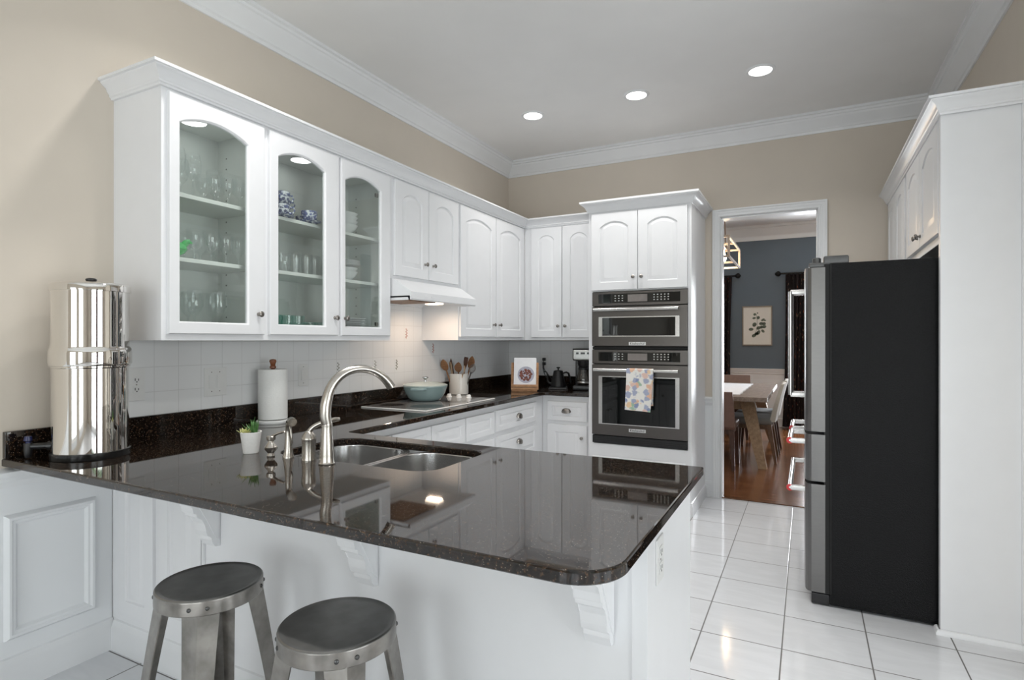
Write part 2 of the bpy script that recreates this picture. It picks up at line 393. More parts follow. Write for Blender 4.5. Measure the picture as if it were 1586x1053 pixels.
m_frame = mat('taupe_picture_frame', (.30, .25, .20), .5, var=.08, scale=40)
m_print = mat('ivory_art_paper', (.80, .77, .71), .8, var=.01)
m_leaf = mat('grey_green_printed_leaf', (.13, .15, .115), .8, var=.45, scale=30)
m_lantern = wood_mat('whitewashed_lantern_frame', (.34, .28, .24), (.50, .44, .39), .5, (6, 6, 6), 6)
m_lanternd = mat('bronze_lantern_top', (.26, .17, .12), .4, .6, var=.1)
m_bulb = glow('warm_filament_bulb', (1.0, .72, .42), 30.0)
m_lens = glow('downlight_lens', (1.0, .98, .94), 9.0)
m_puck = glow('cabinet_puck_lens', (1.0, 1.0, .98), 5.0)
m_hoodlamp = glow('hood_lamp_lens', (1.0, .80, .60), 4.0)
m_red = mat('red_enamel_medallion', (.55, .03, .035), .3, var=.05)
m_silverbadge = mat('silver_badge', (.80, .80, .80), .3, .7, var=.02)
m_lcd = mat('grey_display_glass', (.22, .20, .19), .15, var=.06)
m_btn = mat('pale_button_print', (.55, .55, .53), .5)
m_blue_tap = mat('blue_black_tap_lever', (.008, .012, .07), .25)
m_sprig = mat('printed_green_sprig', (.30, .30, .25), .4, var=.4, scale=90)
m_sprigp = mat('printed_pink_sprig', (.48, .20, .16), .4, var=.4, scale=90)
m_pin = mat('shelf_pin_hole', (.10, .11, .10), .6)
m_rubber = mat('black_rubber_ring', (.008, .008, .008), .18)

# ================================================================== SETTING
XL, XR, YB, YF, ZC = -2.765, .91, 5.28, -4.0, 3.20
DX0, DX1, DH = -.667, .075, 2.44           # doorway to the dining room
b = MB(); b.box((XL-.12, YF-.12, -.1), (4.62, YB, 0)); struct(b, 'floor', m_floor)
b = MB(); b.box((-3.3, YB, -.1), (2.6, 10.12, .001)); struct(b, 'floor_dining', m_oak)
b = MB(); b.box((XL-.12, YF-.12, ZC), (4.62, YB+.12, ZC+.1)); struct(b, 'ceiling', m_ceil)
b = MB(); b.box((-3.3, YB+.12, ZC), (2.6, 10.12, ZC+.1)); struct(b, 'ceiling_dining', m_ceil)
b = MB(); b.box((XL-.12, YF-.12, 0), (XL, YB+.12, ZC)); struct(b, 'wall_left', m_wall)
b = MB(); b.box((XL, YB, 0), (DX0, YB+.12, ZC)); b.box((DX0, YB, DH), (DX1, YB+.12, ZC)); b.box((DX1, YB, 0), (XR+.12, YB+.12, ZC)); struct(b, 'wall_back', m_wall)
b = MB(); b.box((XR, 2.9, 0), (XR+.12, YB, ZC)); struct(b, 'wall_right', m_wall)
b = MB(); b.box((XR+.12, 2.9, 0), (4.62, 3.02, ZC)); struct(b, 'wall_right_return', m_wall)
def wall_openings(name, axis, a0, a1, c0, c1, holes, z0, z1, m):
    b = MB(); cur = a0
    def bx(p, q, zz0, zz1):
        if axis == 'x': b.box((p, c0, zz0), (q, c1, zz1))
        else: b.box((c0, p, zz0), (c1, q, zz1))
    for h0, h1 in holes:
        bx(cur, h0, 0, ZC); bx(h0, h1, 0, z0); bx(h0, h1, z1, ZC); cur = h1
    bx(cur, a1, 0, ZC); struct(b, name, m)
wall_openings('wall_front', 'x', XL, 4.5, YF-.12, YF, [(-1.85, -.35), (.55, 2.05)], .2, 2.4, m_wall)
wall_openings('wall_right_great_room', 'y', YF-.12, 2.9, 4.5, 4.62, [(-2.05, -.35), (.25, 1.95)], .06, 2.3, m_wall)
wall_openings('wall_dining_back', 'x', -3.3, 2.6, 10.0, 10.12, [(-2.25, -1.25), (.0, .9)], .4, 2.3, m_blue)
b = MB(); b.box((2.5, YB+.12, 0), (2.6, 10.0, ZC)); struct(b, 'wall_dining_right', m_blue)
b = MB(); b.box((-3.3, YB+.12, 0), (-3.2, 10.0, ZC)); struct(b, 'wall_dining_left', m_blue)
nw = 0
def window(axis, a0, a1, c, z0, z1, inward, drapes=False):
    global nw; nw += 1
    r = bpy.data.objects.new('window_%d' % nw, None); COL.objects.link(r); r['kind'] = 'structure'
    def B(mb, p0, p1, zz0, zz1, t0, t1):
        if axis == 'x': mb.box((p0, c+t0*inward, zz0), (p1, c+t1*inward, zz1))
        else: mb.box((c+t0*inward, p0, zz0), (c+t1*inward, p1, zz1))
    f = MB()
    for (p0, p1, q0, q1) in ((a0-.09, a0, z0-.09, z1+.09), (a1, a1+.09, z0-.09, z1+.09), (a0, a1, z1, z1+.09), (a0, a1, z0-.09, z0)): B(f, p0, p1, q0, q1, 0, .02)
    mid = (a0+a1)/2; zm = (z0+z1)/2
    for (p0, p1, q0, q1) in ((a0, a0+.04, z0, z1), (a1-.04, a1, z0, z1), (a0, a1, z0, z0+.04), (a0, a1, z1-.04, z1), (a0, a1, zm-.02, zm+.02), (mid-.012, mid+.012, z0, z1)): B(f, p0, p1, q0, q1, -.09, -.05)
    f.build('window_frame', m_trim, r)
    g = MB(); B(g, a0, a1, z0, z1, -.072, -.068); g.build('window_pane', m_winglass, r)
    if drapes:
        for p0, p1 in ((a0-.28, a0-.06), (a1+.06, a1+.28)):
            d = MB(); L = []
            for z in (.03, z1+.2):
                F = [(p0+(p1-p0)*k/24, c+inward*(.07+.03*math.sin(k*PI/3))) for k in range(25)]; F += [(q, w+inward*.004) for q, w in reversed(F)]
                L.append([(q, w, z) if axis == 'x' else (w, q, z) for q, w in F])
            d.rings(L); d.build('drape', m_drape, r)
window('x', -1.85, -.35, YF, .2, 2.4, 1); window('x', .55, 2.05, YF, .2, 2.4, 1)
window('y', -2.05, -.35, 4.5, .10, 2.3, -1, True); window('y', .25, 1.95, 4.5, .10, 2.3, -1, True)
window('x', -2.25, -1.25, 10.0, .4, 2.3, -1); window('x', .0, .9, 10.0, .4, 2.3, -1)

# crown mouldings, baseboards, casings
crown = [(0, 3.055), (.012, 3.055), (.016, 3.072), (.026, 3.078), (.030, 3.092), (.052, 3.118), (.078, 3.142), (.084, 3.160), (.094, 3.165), (.10, 3.178), (.115, 3.182), (.115, ZC), (0, ZC)]
b = MB(); b.sweep([(XL, YF), (XL, YB), (XR, YB), (XR, 2.9)], crown); struct(b, 'trim_1', m_trim)
dcrown = [(0, 2.975), (.015, 2.975), (.02, 3.03), (.035, 3.05), (.09, 3.13), (.10, 3.16), (.13, 3.165), (.13, ZC), (0, ZC)]
b = MB(); b.sweep([(-3.2, YB+.12), (-3.2, 10.0), (2.5, 10.0), (2.5, YB+.12)], dcrown); struct(b, 'trim_2', m_trim)
base = [(0, 0), (.016, 0), (.016, .105), (.011, .118), (.009, .135), (0, .14)]
b = MB(); b.sweep([(XL+.006, YF), (XL+.006, 1.452)], base); struct(b, 'baseboard_left', m_trim)
b = MB(); b.sweep([(-.80, YB), (DX0-.072, YB)], base); struct(b, 'baseboard_back', m_trim)
b = MB(); b.sweep([(-3.2, 10.0), (2.5, 10.0)], [(0, 0), (.018, 0), (.018, .13), (0, .15)]); struct(b, 'baseboard_dining', m_trim)
# doorway casing: fluted face all round plus the jamb lining
door_t = bpy.data.objects.new('door_1', None); COL.objects.link(door_t); door_t['kind'] = 'structure'
b = MB()
cas = [(0, 0), (.010, .018), (.020, .018), (.022, .014), (.034, .014), (.036, .018), (.052, .018), (.060, .026), (.070, .026), (.070, 0)]
def casing(b, y, s, x0, x1, h):
    L = []
    for (px, pz, mx, mz) in ((x0, 0, -1, 0), (x0, h, -1, 1), (x1, h, 1, 1), (x1, 0, 1, 0)):
        L.append([(px+mx*o, y-s*t, pz+mz*o) for o, t in cas])
    b.rings(L)
casing(b, YB, 1, DX0, DX1, DH)
b.build('door_casing', m_trim, door_t)
b = MB(); b.box((DX0, YB-.002, 0), (DX0+.008, YB+.122, DH)); b.box((DX1-.008, YB-.002, 0), (DX1, YB+.122, DH)); b.box((DX0, YB-.002, DH-.008), (DX1, YB+.122, DH)); b.build('door_jamb', m_trim, door_t)
b = MB(); b.box((DX0+.008, YB-.02, .0005), (DX1-.008, YB+.03, .008), .003); b.build('threshold', m_oak, door_t)

# painted wainscot on the left wall under the counter, with a framed moulding
def frame_moulding(b, M, u0, u1, v0, v1, prof):
    b.M = M
    L = [[(u+mu*o, v+mv*o, w) for o, w in prof] for (u, v, mu, mv) in ((u0, v0, 1, 1), (u1, v0, -1, 1), (u1, v1, -1, -1), (u0, v1, 1, -1))]
    b.torus(L)
wprof = [(0, 0), (.004, .012), (.012, .020), (.020, .020), (.026, .012), (.034, .012), (.040, .005), (.044, 0)]
b = MB(); b.box((XL, YF, 0), (XL+.006, 1.452, .80)); struct(b, 'wall_left_wainscot', m_white)
b = MB(FR((XL+.006, 0, 0), '+x'))
for y0, y1 in ((1.063, 1.385), (-.2, .86), (-1.5, -.4)): frame_moulding(b, b.M, y0, y1, .205, .693, wprof)
struct(b, 'trim_3', m_white)
rail = [(0, .80), (.012, .80), (.016, .815), (.026, .825), (.026, .84), (.032, .846), (.034, .862), (.022, .872), (0, .876)]
b = MB(); b.sweep([(XL, YF), (XL, 1.452)], rail); struct(b, 'trim_4', m_trim)
# wainscot and chair rail on the stub of wall beside the doorway, and in the dining room
b = MB(); b.box((-.80, YB-.006, 0), (DX0-.072, YB, .83)); struct(b, 'wall_back_wainscot', m_white)
b = MB(); b.sweep([(-.80, YB), (DX0-.072, YB)], rail); struct(b, 'trim_5', m_trim)
drail = [(0, .75), (.010, .75), (.012, .83), (.022, .84), (.022, .86), (.03, .868), (.034, .90), (.04, .905), (.04, .918), (0, .918)]
b = MB()
for x0, x1 in ((-3.2, -2.35), (-1.15, -.1), (1.0, 2.5)): b.box((x0, 9.992, 0), (x1, 10.0, .76))
struct(b, 'wall_dining_back_wainscot', m_white)
for i, (x0, x1) in enumerate(((-3.2, -2.35), (-1.15, -.1), (1.0, 2.5))):
    b = MB(); b.sweep([(x0, 10.0), (x1, 10.0)], drail); struct(b, 'trim_%d' % (6+i), m_trim)

# ------------------------------------------------------------------ tile backsplashes
bs = thing('tile_backsplash', 'white square tile backsplash with small printed sprigs on the left wall', 'backsplash', (XL, 3.2, 1.02))
b = MB(); b.box((XL+.0005, 1.50, 1.0185), (XL+.008, YB-.0085, 1.3715)); b.box((XL+.0005, 2.953, 1.3715), (XL+.008, 3.763, 1.775)); b.build('tile_field', m_splash, bs)
def sprig(y, z, m, flip=1):
    b = MB(FR((XL+.0082, y, z), '+x'))
    def leaf(cx, cy, a, l, w):
        P = [(cx, cy)]
        for t in (.25, .5, .75): P.append((cx+l*t*math.cos(a)-w*math.sin(a)*math.sin(PI*t), cy+l*t*math.sin(a)+w*math.cos(a)*math.sin(PI*t)))
        P.append((cx+l*math.cos(a), cy+l*math.sin(a)))
        for t in (.75, .5, .25): P.append((cx+l*t*math.cos(a)+w*math.sin(a)*math.sin(PI*t), cy+l*t*math.sin(a)-w*math.cos(a)*math.sin(PI*t)))
        b.prism(P, 0, .0006)
    b.prism([(-.0012, -.04), (.0012, -.04), (.0012*flip+.004, .038), (.004*flip, .038)], 0, .0005)
    for k in range(7):
        yy = -.034+k*.011; s = 1 if k % 2 else -1
        leaf(.002*flip, yy, PI/2-s*.9, .020-.0012*k, .0045)
    b.build('printed_sprig', m, bs)
for y, z, m, fl in ((2.835, 1.185, m_sprig, 1), (3.20, 1.187, m_sprig, 1), (3.445, 1.187, m_sprig, -1), (3.56, 1.423, m_sprigp, 1), (3.92, 1.305, m_sprigp, -1)): sprig(y, z, m, fl)
b = MB(); b.box((.001, -.008, 0), (1.116, -.0005, .3495))
solo(b, 'tile_backsplash', m_splash_b, 'white tile backsplash on the back wall behind the kettle and coffee maker', 'backsplash', (XL+.008, YB, 1.0187))

# ------------------------------------------------------------------ recessed ceiling lights (row in view and the row over the sink)
def downlight(x, y, label, group=None, k=K_DOWN):
    r = thing('recessed_ceiling_light', label, 'ceiling light', (x, y, ZC), 0, group)
    b = MB(); b.lathe([(.072, -.003), (.074, -.009), (.088, -.007), (.094, -.002), (.094, 0)], seg=40, cap0=False, cap1=False); b.build('trim_ring', m_trim, r, True)
    b = MB(); b.lathe([(.073, -.0005), (.073, -.004), (.03, -.005)], seg=40); b.build('lens', m_lens, r, True)
    area('downlight_beam', (x, y, ZC-.012), (0, 0, -1), .13, .13, k, (1.0, .985, .96), math.radians(125), 'DISK')
gl = 'recessed ceiling lights'
for x, w in ((-1.98, 'left one of the row, nearest the left wall'), (-1.13, 'middle one of the row of three'), (-.28, 'right one of the row, above the fridge aisle')):
    downlight(x, 4.21, 'round white recessed ceiling light, '+w, gl, K_DOWN*.66)
for x, w in ((-1.98, 'left'), (-1.13, 'middle'), (-.28, 'right')):
    downlight(x, 1.75, 'recessed ceiling light over the peninsula counter, %s one of its row' % w, gl, K_DOWN*.9)

# ================================================================== CABINETS
def aring(u0, u1, v0, vs, top, o, w, n=14):
    """opening outline with an arched head; o insets it"""
    a0, a1 = u0+o, u1-o; b0 = v0+o; h = max(0.0, top-vs-.6*o); s = vs-.4*o; c = (a0+a1)/2; hw = (a1-a0)/2
    P = [(a0, b0, w), (a1, b0, w), (a1, s, w)]
    for k in range(1, n):
        u = a1+(a0-a1)*k/n
        if h > 1e-4:
            R = (hw*hw+h*h)/(2*h); vv = s+math.sqrt(max(0, R*R-(u-c)**2))-(R-h)
        else: vv = s
        P.append((u, vv, w))
    P.append((a0, s, w)); return P
def oring(u0, u1, v0, v1, vs, o, w, n=14):
    P = [(u0+o, v0+o, w), (u1-o, v0+o, w), (u1-o, vs, w)]
    for k in range(1, n):
        t = (k-1)/(n-2); P.append((u1-o+(u0-u1+2*o)*t, v1-o, w))
    P.append((u0+o, vs, w)); return P
def panel_door(b, u0, u1, v0, v1, su=.075, sv0=.065, sv1=.065, rise=0.0, th=.02):
    """raised-panel front"""
    vt = v1-sv1; vsp = vt-rise
    A = lambda o, w: aring(u0+su, u1-su, v0+sv0, vsp, vt, o, w)
    O = lambda o, w: oring(u0, u1, v0, v1, vsp, o, w)
    b.rings([O(0, 0), O(0, th-.004), O(.002, th-.001), O(.006, th), A(0, th), A(.005, th-.007), A(.013, th-.008), A(.034, th-.0015), A(.038, th-.001)])
def glass_frame(b, u0, u1, v0, v1, su0, su1, sv0, sv1, rise, th=.02):
    vt = v1-sv1; vsp = vt-rise
    A = lambda o, w: aring(u0+su0, u1-su1, v0+sv0, vsp, vt, o, w)
    O = lambda o, w: oring(u0, u1, v0, v1, vsp, o, w)
    b.torus([O(0, 0), O(0, th-.005), O(.003, th-.001), O(.008, th), A(-.010, th), A(-.006, th-.001), A(0, th-.007), A(0, 0)])
    return A
def knob_at(M, u, v, w, parent, m=None):
    b = MB(M @ T(u, v, w)); b.lathe([(.009, 0), (.008, .003), (.0055, .008), (.0055, .014), (.011, .018), (.0145, .022), (.0145, .026), (.010, .030), (.004, .0315)], seg=20)
    b.build('knob', m or m_knob, parent)
def cup_pull(M, u, v, w, parent, wd=.088):
    b = MB(M @ T(u, v, w)); L = []
    for k in range(13):
        t = -1+2*k/12; c = math.sqrt(max(0, 1-t*t)); x = t*wd/2; d = .005+.022*c; h = .001+.024*c
        L.append([(x, h, 0), (x, h+.004, 0), (x, h*.9+.003, d*.6), (x, h*.45, d), (x, -.012*c-.003, d), (x, -.012*c-.003, d-.003), (x, h*.4, d-.003), (x, h*.8, d*.55)])
    b.rings(L); b.build('cup_pull', m_knob, parent)

CF = -2.415            # face of the left-wall uppers
ML = FR((CF, 0, 0), '+x')
ZB, ZT = 1.372, 2.46   # uppers: underside and top
PINM = m_pin
def glass_cabinet(y0, y1, doors, label, left_end, right_wall):
    r = thing('glass_door_cabinet', label, 'cabinet', (XL, (y0+y1)/2, ZB))
    b = MB(); t = .018
    b.box((XL+.002, y0, ZB), (CF-.02, y0+t, ZT)); b.box((XL+.002, y1-t, ZB), (CF-.02, y1, ZT)); b.box((XL+.002, y0+t, ZB), (CF-.02, y1-t, ZB+.03))
    b.box((XL+.002, y0+t, ZT-.045), (CF-.02, y1-t, ZT)); b.box((XL+.002, y0+t, ZB+.03), (XL+.010, y1-t, ZT-.045)); b.build('carcass', m_cabin, r)
    if left_end:
        b = MB(); b.box((XL, y0-.006, ZB), (CF-.02, y0, ZT)); b.build('end_panel', m_cab, r)
    f = MB(ML)
    f.box((y0-(.006 if left_end else 0), ZB, -.02), (y1, ZB+.034, 0)); f.box((y0-(.006 if left_end else 0), ZT-.045, -.02), (y1, ZT, 0))
    cuts = [y0-(.006 if left_end else 0)]+[c for d in doors for c in d]+[y1]
    for i in range(0, len(cuts), 2):
        a, c = cuts[i]-(0.0 if i == 0 else .014), cuts[i+1]+(.014 if i+2 < len(cuts) else 0.0)
        f.box((a if i else cuts[0], ZB+.034, -.02), (min(c+(.016 if i == 0 else 0), y1), ZT-.045, 0))
    f.build('face_frame', m_cab, r)
    for z in (1.722, 2.008):
        b = MB(); b.box((XL+.012, y0+t+.001, z), (CF-.05, y1-t-.001, z+.019), .002); b.build('shelf', m_cabin, r)
    b = MB(); b.lathe([(.004, 0), (.004, .0006)], (XL+.075, y1-t-.0006, ZB+.12), 'y', 8); h0 = b.build('shelf_pin_hole', m_pin, r)
    for k in range(1, 16):
        h = h0.copy(); COL.objects.link(h); h.location = (0, 0, .055*k)
    return r
def glass_door(r, y0, y1, knob_u, s0, s1, hinge=None):
    d = MB(ML); A = glass_frame(d, y0, y1, 1.400, 2.431, s0, s1, .054, .078, .042)
    d = d.build('glass_door', m_cab, r)
    g = MB(ML); g.rings([A(-.004, .004), A(-.004, .008)]); g.build('glass_pane', m_pane, d)
    knob_at(ML, knob_u, 1.50, .02, d)
    if hinge:
        for z in (1.475, 2.29):
            h = MB(ML); h.box((hinge-.022, z-.012, -.018), (hinge, z+.012, -.002), .003); h.build('hinge', m_knob, d)
cabA = glass_cabinet(1.468, 1.985, [(1.484, 1.966)], 'white wall cabinet with one arched glass door, directly above the steel water filter', True, True)
glass_door(cabA, 1.484, 1.966, 1.926, .050, .099)
cabB = glass_cabinet(1.985, 2.950, [(1.996, 2.472), (2.493, 2.931)], 'white wall cabinet with two arched glass doors holding blue and white cups and bowls', False, True)
glass_door(cabB, 1.996, 2.472, 2.436, .056, .108)
glass_door(cabB, 2.493, 2.931, 2.518, .036, .096, 2.84)
for r, y in ((cabA, 1.722), (cabB, 2.37)):
    b = MB(); b.lathe([(.062, 0), (.062, -.006), (.055, -.009)], (-2.59, y, ZT-.045), seg=32, cap1=False); b.build('puck_rim', m_trim, r)
    b = MB(); b.lathe([(.055, -.0085), (.02, -.0088)], (-2.59, y, ZT-.045), seg=32, cap0=False); b.build('puck_light', m_puck, r)

def wall_cabinet(name, label, M, u0, u1, v0, v1, depth, doors, rise=.05, end_over=0.0, group=None, knobz=None, light_rail=False):
    """closed cabinet: carcass box behind the face, overlay doors in front"""
    p = M @ Vector(((u0+u1)/2, v0, -depth))
    r = thing(name, label, 'cabinet', tuple(p), 0, group)
    b = MB(M); b.box((u0, v0, -depth), (u1, v1, 0), .0015); b.build('carcass', m_cab, r)
    for a, c, z0, z1, ku in doors:
        d = MB(M); panel_door(d, a, c, z0, z1, rise=rise, sv1=.07); d = d.build('door', m_cab, r)
        if ku is not None: knob_at(M, ku, z0+.105 if knobz is None else knobz, .02, d)
    if light_rail:
        b = MB(M); b.box((u0, v0-.02, -.03), (u1, v0, .006), .004); b.build('light_rail', m_cab, r)
    return r
wall_cabinet('wall_cabinet', 'short white two-door wall cabinet directly above the range hood', ML, 2.952, 3.764, 1.777, ZT, .348,
             [(2.976, 3.350, 1.800, 2.431, 3.305), (3.356, 3.746, 1.800, 2.431, 3.402)])
wall_cabinet('wall_cabinet', 'tall white two-door wall cabinet right of the range hood, above the utensil crock', ML, 3.766, 4.95, ZB, ZT, .348,
             [(3.776, 4.343, 1.400, 2.431, 4.292), (4.352, 4.890, 1.400, 2.431, 4.397)])
MBK = FR((0, 4.95, 0), '-y')
wall_cabinet('wall_cabinet', 'tall white two-door wall cabinet on the back wall above the kettle and coffee maker', MBK, -2.414, -1.642, ZB, ZT, .328,
             [(-2.340, -2.026, 1.400, 2.431, -2.056), (-2.018, -1.70, 1.400, 2.431, -1.985)])
corn = [(0, 2.444), (.012, 2.444), (.014, 2.452), (.020, 2.456), (.020, 2.464), (.026, 2.470), (.034, 2.488), (.050, 2.500), (.056, 2.506), (.056, 2.510), (.066, 2.512), (.066, 2.524), (0, 2.524)]
b = MB(); b.sweep([(XL+.001, 1.462), (CF, 1.462), (CF, 4.95), (-1.644, 4.95)], corn)
o = b.build('cabinet_cornice', m_cab); tag(o, 'long white cornice moulding along the tops of the left and back wall cabinets', 'moulding')

# ---- oven cabinet
OX0, OX1, OY = -1.640, -.800, 4.60
MO = FR((0, OY, 0), '-y')
oc = thing('oven_cabinet', 'tall white cabinet housing the double oven, beside the doorway', 'cabinet', ((OX0+OX1)/2, YB, 0))
b = MB(); t = .02
b.box((OX0, OY, .10), (OX0+t, YB-.001, ZT)); b.box((OX1-t, OY, .0), (OX1, YB-.001, ZT)); b.box((OX0+t, OY+.02, 1.785), (OX1-t, YB-.001, ZT)); b.box((OX0+t, OY+.03, .10), (OX1-t, YB-.001, .49))
b.box((OX0+t, YB-.02, .49), (OX1-t, YB-.001, 1.785)); b.build('carcass', m_cab, oc)
b = MB(MO); b.box((OX0+t, .10, -.02), (OX1-t, .51, 0)); b.box((OX0+t, 1.779, -.02), (OX1-t, ZT, 0))
b.box((OX0+t, .51, -.02), (-1.600, 1.779, 0)); b.box((-.826, .51, -.02), (OX1-t, 1.779, 0)); b.build('face_frame', m_cab, oc)
for u0, u1, ku in ((-1.613, -1.222, -1.253), (-1.217, -.828, -1.185)):
    d = MB(MO); panel_door(d, u0, u1, 1.788, 2.428, rise=.05, sv1=.07); d = d.build('door', m_cab, oc); knob_at(MO, ku, 1.888, .02, d)
d = MB(MO); panel_door(d, -1.60, -.84, .14, .405); d = d.build('drawer', m_cab, oc)
b = MB(); b.sweep([(OX0, YB-.001), (OX0, OY), (OX1, OY), (OX1, YB-.001)], [(0, 2.444), (.010, 2.444), (.014, 2.458), (.020, 2.466), (.026, 2.484), (.044, 2.502), (.056, 2.508), (.056, 2.514), (.064, 2.516), (.064, 2.532), (0, 2.532)]); b.build('cornice', m_cab, oc)
b = MB(); b.sweep([(OX0+.02, OY), (OX1, OY), (OX1, YB-.016)], [(0, 0), (.014, 0), (.014, .07), (.008, .085), (.006, .10), (0, .105)]); b.build('plinth', m_cab, oc)

# ---- right-hand run: end panel by the fridge, cabinet above it, pantry beyond
RX = .575
MR = FR((RX, 0, 0), '-x')
wall_cabinet('wall_cabinet', 'white two-door cabinet mounted above the refrigerator', MR, -4.385, -3.332, 1.86, ZT, .334,
             [(-3.868, -3.372, 1.885, 2.425, -3.902+.07), (-4.345, -3.878, 1.885, 2.425, -3.918)], light_rail=True, knobz=1.945)
wall_cabinet('pantry_cabinet', 'tall white pantry cabinet between the refrigerator and the back wall', MR, -5.279, -4.40, .0, ZT, .334,
             [(-4.845, -4.425, .12, 2.425, None), (-5.262, -4.855, .12, 2.425, None)])
ep = thing('fridge_end_panel', 'tall plain white end panel standing right of the refrigerator', 'panel', (.73, 3.31, 0))
b = MB(); b.box((.553, 3.29, 0), (XR, 3.330, ZT), .001); b.build('panel', m_cab, ep)
b = MB(); b.box((.845, 3.278, .03), (XR, 3.29, ZT), .002); b.build('scribe_stile', m_cab, ep)
b = MB(); b.sweep([(.548, 3.34), (.548, 3.288), (XR, 3.288)], [(0, .0), (.014, .0), (.014, .012), (.008, .022), (0, .024)]); b.build('shoe_moulding', m_cab, ep)
b = MB(); b.sweep([(.560, YB-.001), (.560, 3.285), (XR, 3.285)], [(a*.92, z-.024) for a, z in corn])
o = b.build('cabinet_cornice', m_cab); tag(o, 'white cornice moulding above the refrigerator and pantry cabinets', 'moulding')

# ---- base cabinets
MBL = FR((-2.12, 0, 0), '+x')
def base_box(r, M, u0, u1, depth):
    b = MB(M); b.box((u0, .10, -depth), (u1, .884, 0)); b.box((u0, 0, -depth), (u1, .10, -.07)); b.build('carcass', m_cab, r)
r = thing('base_cabinet', 'white base cabinet with false panels and doors under the cooktop', 'cabinet', (-2.43, 2.99, 0))
base_box(r, MBL, 2.18, 3.797, .643)
for u0, u1 in ((2.20, 2.575), (2.585, 2.965), (2.972, 3.368), (3.384, 3.786)):
    d = MB(MBL); panel_door(d, u0, u1, .667, .832, su=.05, sv0=.04, sv1=.04); d.build('false_front', m_cab, r)
for u0, u1, ku in ((2.20, 2.575, 2.53), (2.585, 2.965, 2.63), (2.972, 3.368, 3.33), (3.384, 3.786, 3.42)):
    d = MB(MBL); panel_door(d, u0, u1, .13, .632); d = d.build('door', m_cab, r); knob_at(MBL, ku, .55, .02, d)
r = thing('base_cabinet', 'white drawer base cabinet with cup pulls, right of the cooktop in the corner', 'cabinet', (-2.43, 4.2, 0))
base_box(r, MBL, 3.799, 4.71, .643)
for v0, v1, kv in ((.672, .836, .748), (.41, .632, .54), (.13, .385, .28)):
    d = MB(MBL); panel_door(d, 3.812, 4.545, v0, v1, su=.05, sv0=.04, sv1=.04); d = d.build('drawer', m_cab, r); cup_pull(MBL, 4.195, kv, .02, d)
MBB = FR((0, 4.71, 0), '-y')
r = thing('base_cabinet', 'narrow white base cabinet under the coffee maker, one drawer over a door', 'cabinet', (-1.88, 5.0, 0))
base_box(r, MBB, -2.118, -1.642, .568)
d = MB(MBB); panel_door(d, -2.066, -1.692, .662, .832, su=.05, sv0=.04, sv1=.04); d = d.build('drawer', m_cab, r); cup_pull(MBB, -1.882, .745, .02, d)
d = MB(MBB); panel_door(d, -2.066, -1.692, .13, .630); d = d.build('door', m_cab, r); knob_at(MBB, -1.735, .522, .02, d)

# ---- peninsula body: panelled back, end and kitchen-side fronts around the sink
PY0, PY1, PX1 = 1.455, 2.08, -.366
pn = thing('peninsula_base', 'white peninsula base under the granite overhang, panelled on the stool side', 'cabinet', (-1.5, 1.75, 0))
MPB = FR((0, PY0, 0), '-y')
b = MB(MPB); b.box((XL+.002, 0, -.02), (PX1, .884, 0)); b.build('back_panel', m_cab, pn)
b = MB(); b.box((PX1-.02, PY0+.02, 0), (PX1, PY1, .884)); b.build('end_panel', m_cab, pn)
b = MB(); b.box((PX1-.036, PY0-.006, 0), (PX1+.006, PY0+.012, .884), .002); b.build('corner_post', m_cab, pn)
b = MB(); b.box((-2.10, PY1-.02, .10), (PX1-.02, PY1, .884)); b.box((-2.10, PY1-.09, 0), (PX1-.02, PY1-.07, .10)); b.build('kitchen_front', m_cab, pn)
MPK = FR((0, PY1, 0), '+y')
for u0, u1, ku in ((.42, .80, .76), (.81, 1.19, .85), (1.20, 1.60, 1.56), (1.61, 2.0, 1.65)):
    d = MB(MPK); panel_door(d, u0, u1, .13, .84); d = d.build('door', m_cab, pn); knob_at(MPK, ku, .70, .02, d)
for u0, u1 in ((-2.70, -2.44), (-2.40, -2.125)):
    d = MB(MPB); panel_door(d, u0, u1, .17, .842, su=.06, th=.014); d.build('raised_panel', m_cab, pn)
b = MB(MPB); b.box((-2.121, .14, 0), (-2.112, .884, .012), .002); b.build('stile', m_cab, pn)
b = MB(); b.sweep([(XL+.022, PY0), (-.44, PY0), (PX1, PY0), (PX1, PY1)], [(0, 0), (.016, 0), (.016, .10), (.010, .115), (.006, .13), (0, .134)]); b.build('plinth', m_trim, pn)
def corbel(x, label):
    r = thing('corbel', label, 'corbel', (x, PY0, .575), 0, 'corbels under the counter overhang')
    prof = [(0, 0), (.022, .004), (.030, .022), (.036, .030), (.036, .044), (.052, .052), (.060, .072), (.062, .100), (.074, .122), (.096, .134), (.096, .150), (.110, .152), (.112, .176), (.128, .200), (.152, .214), (.176, .226), (.186, .246), (.186, .278), (.204, .280), (.204, .308), (0, .308)]
    M = Matrix(((0, 0, 1, x), (-1, 0, 0, PY0-.0005), (0, 1, 0, .575), (0, 0, 0, 1)))
    b = MB(M); b.prism([(p, q) for p, q in prof], -.036, .036, .002); b.build('bracket', m_cab, r)
    b = MB(M); b.prism([(.010, .030), (.028, .05), (.05, .10), (.08, .155), (.12, .23), (.17, .27), (.17, .30), (.010, .30)], .036, .040); b.build('side_cheek', m_cab, r)
corbel(-.486, 'white scrolled corbel under the rounded right corner of the counter')
corbel(-1.275, 'white scrolled corbel under the counter behind the right stool')
corbel(-2.06, 'white scrolled corbel under the counter behind the left stool')

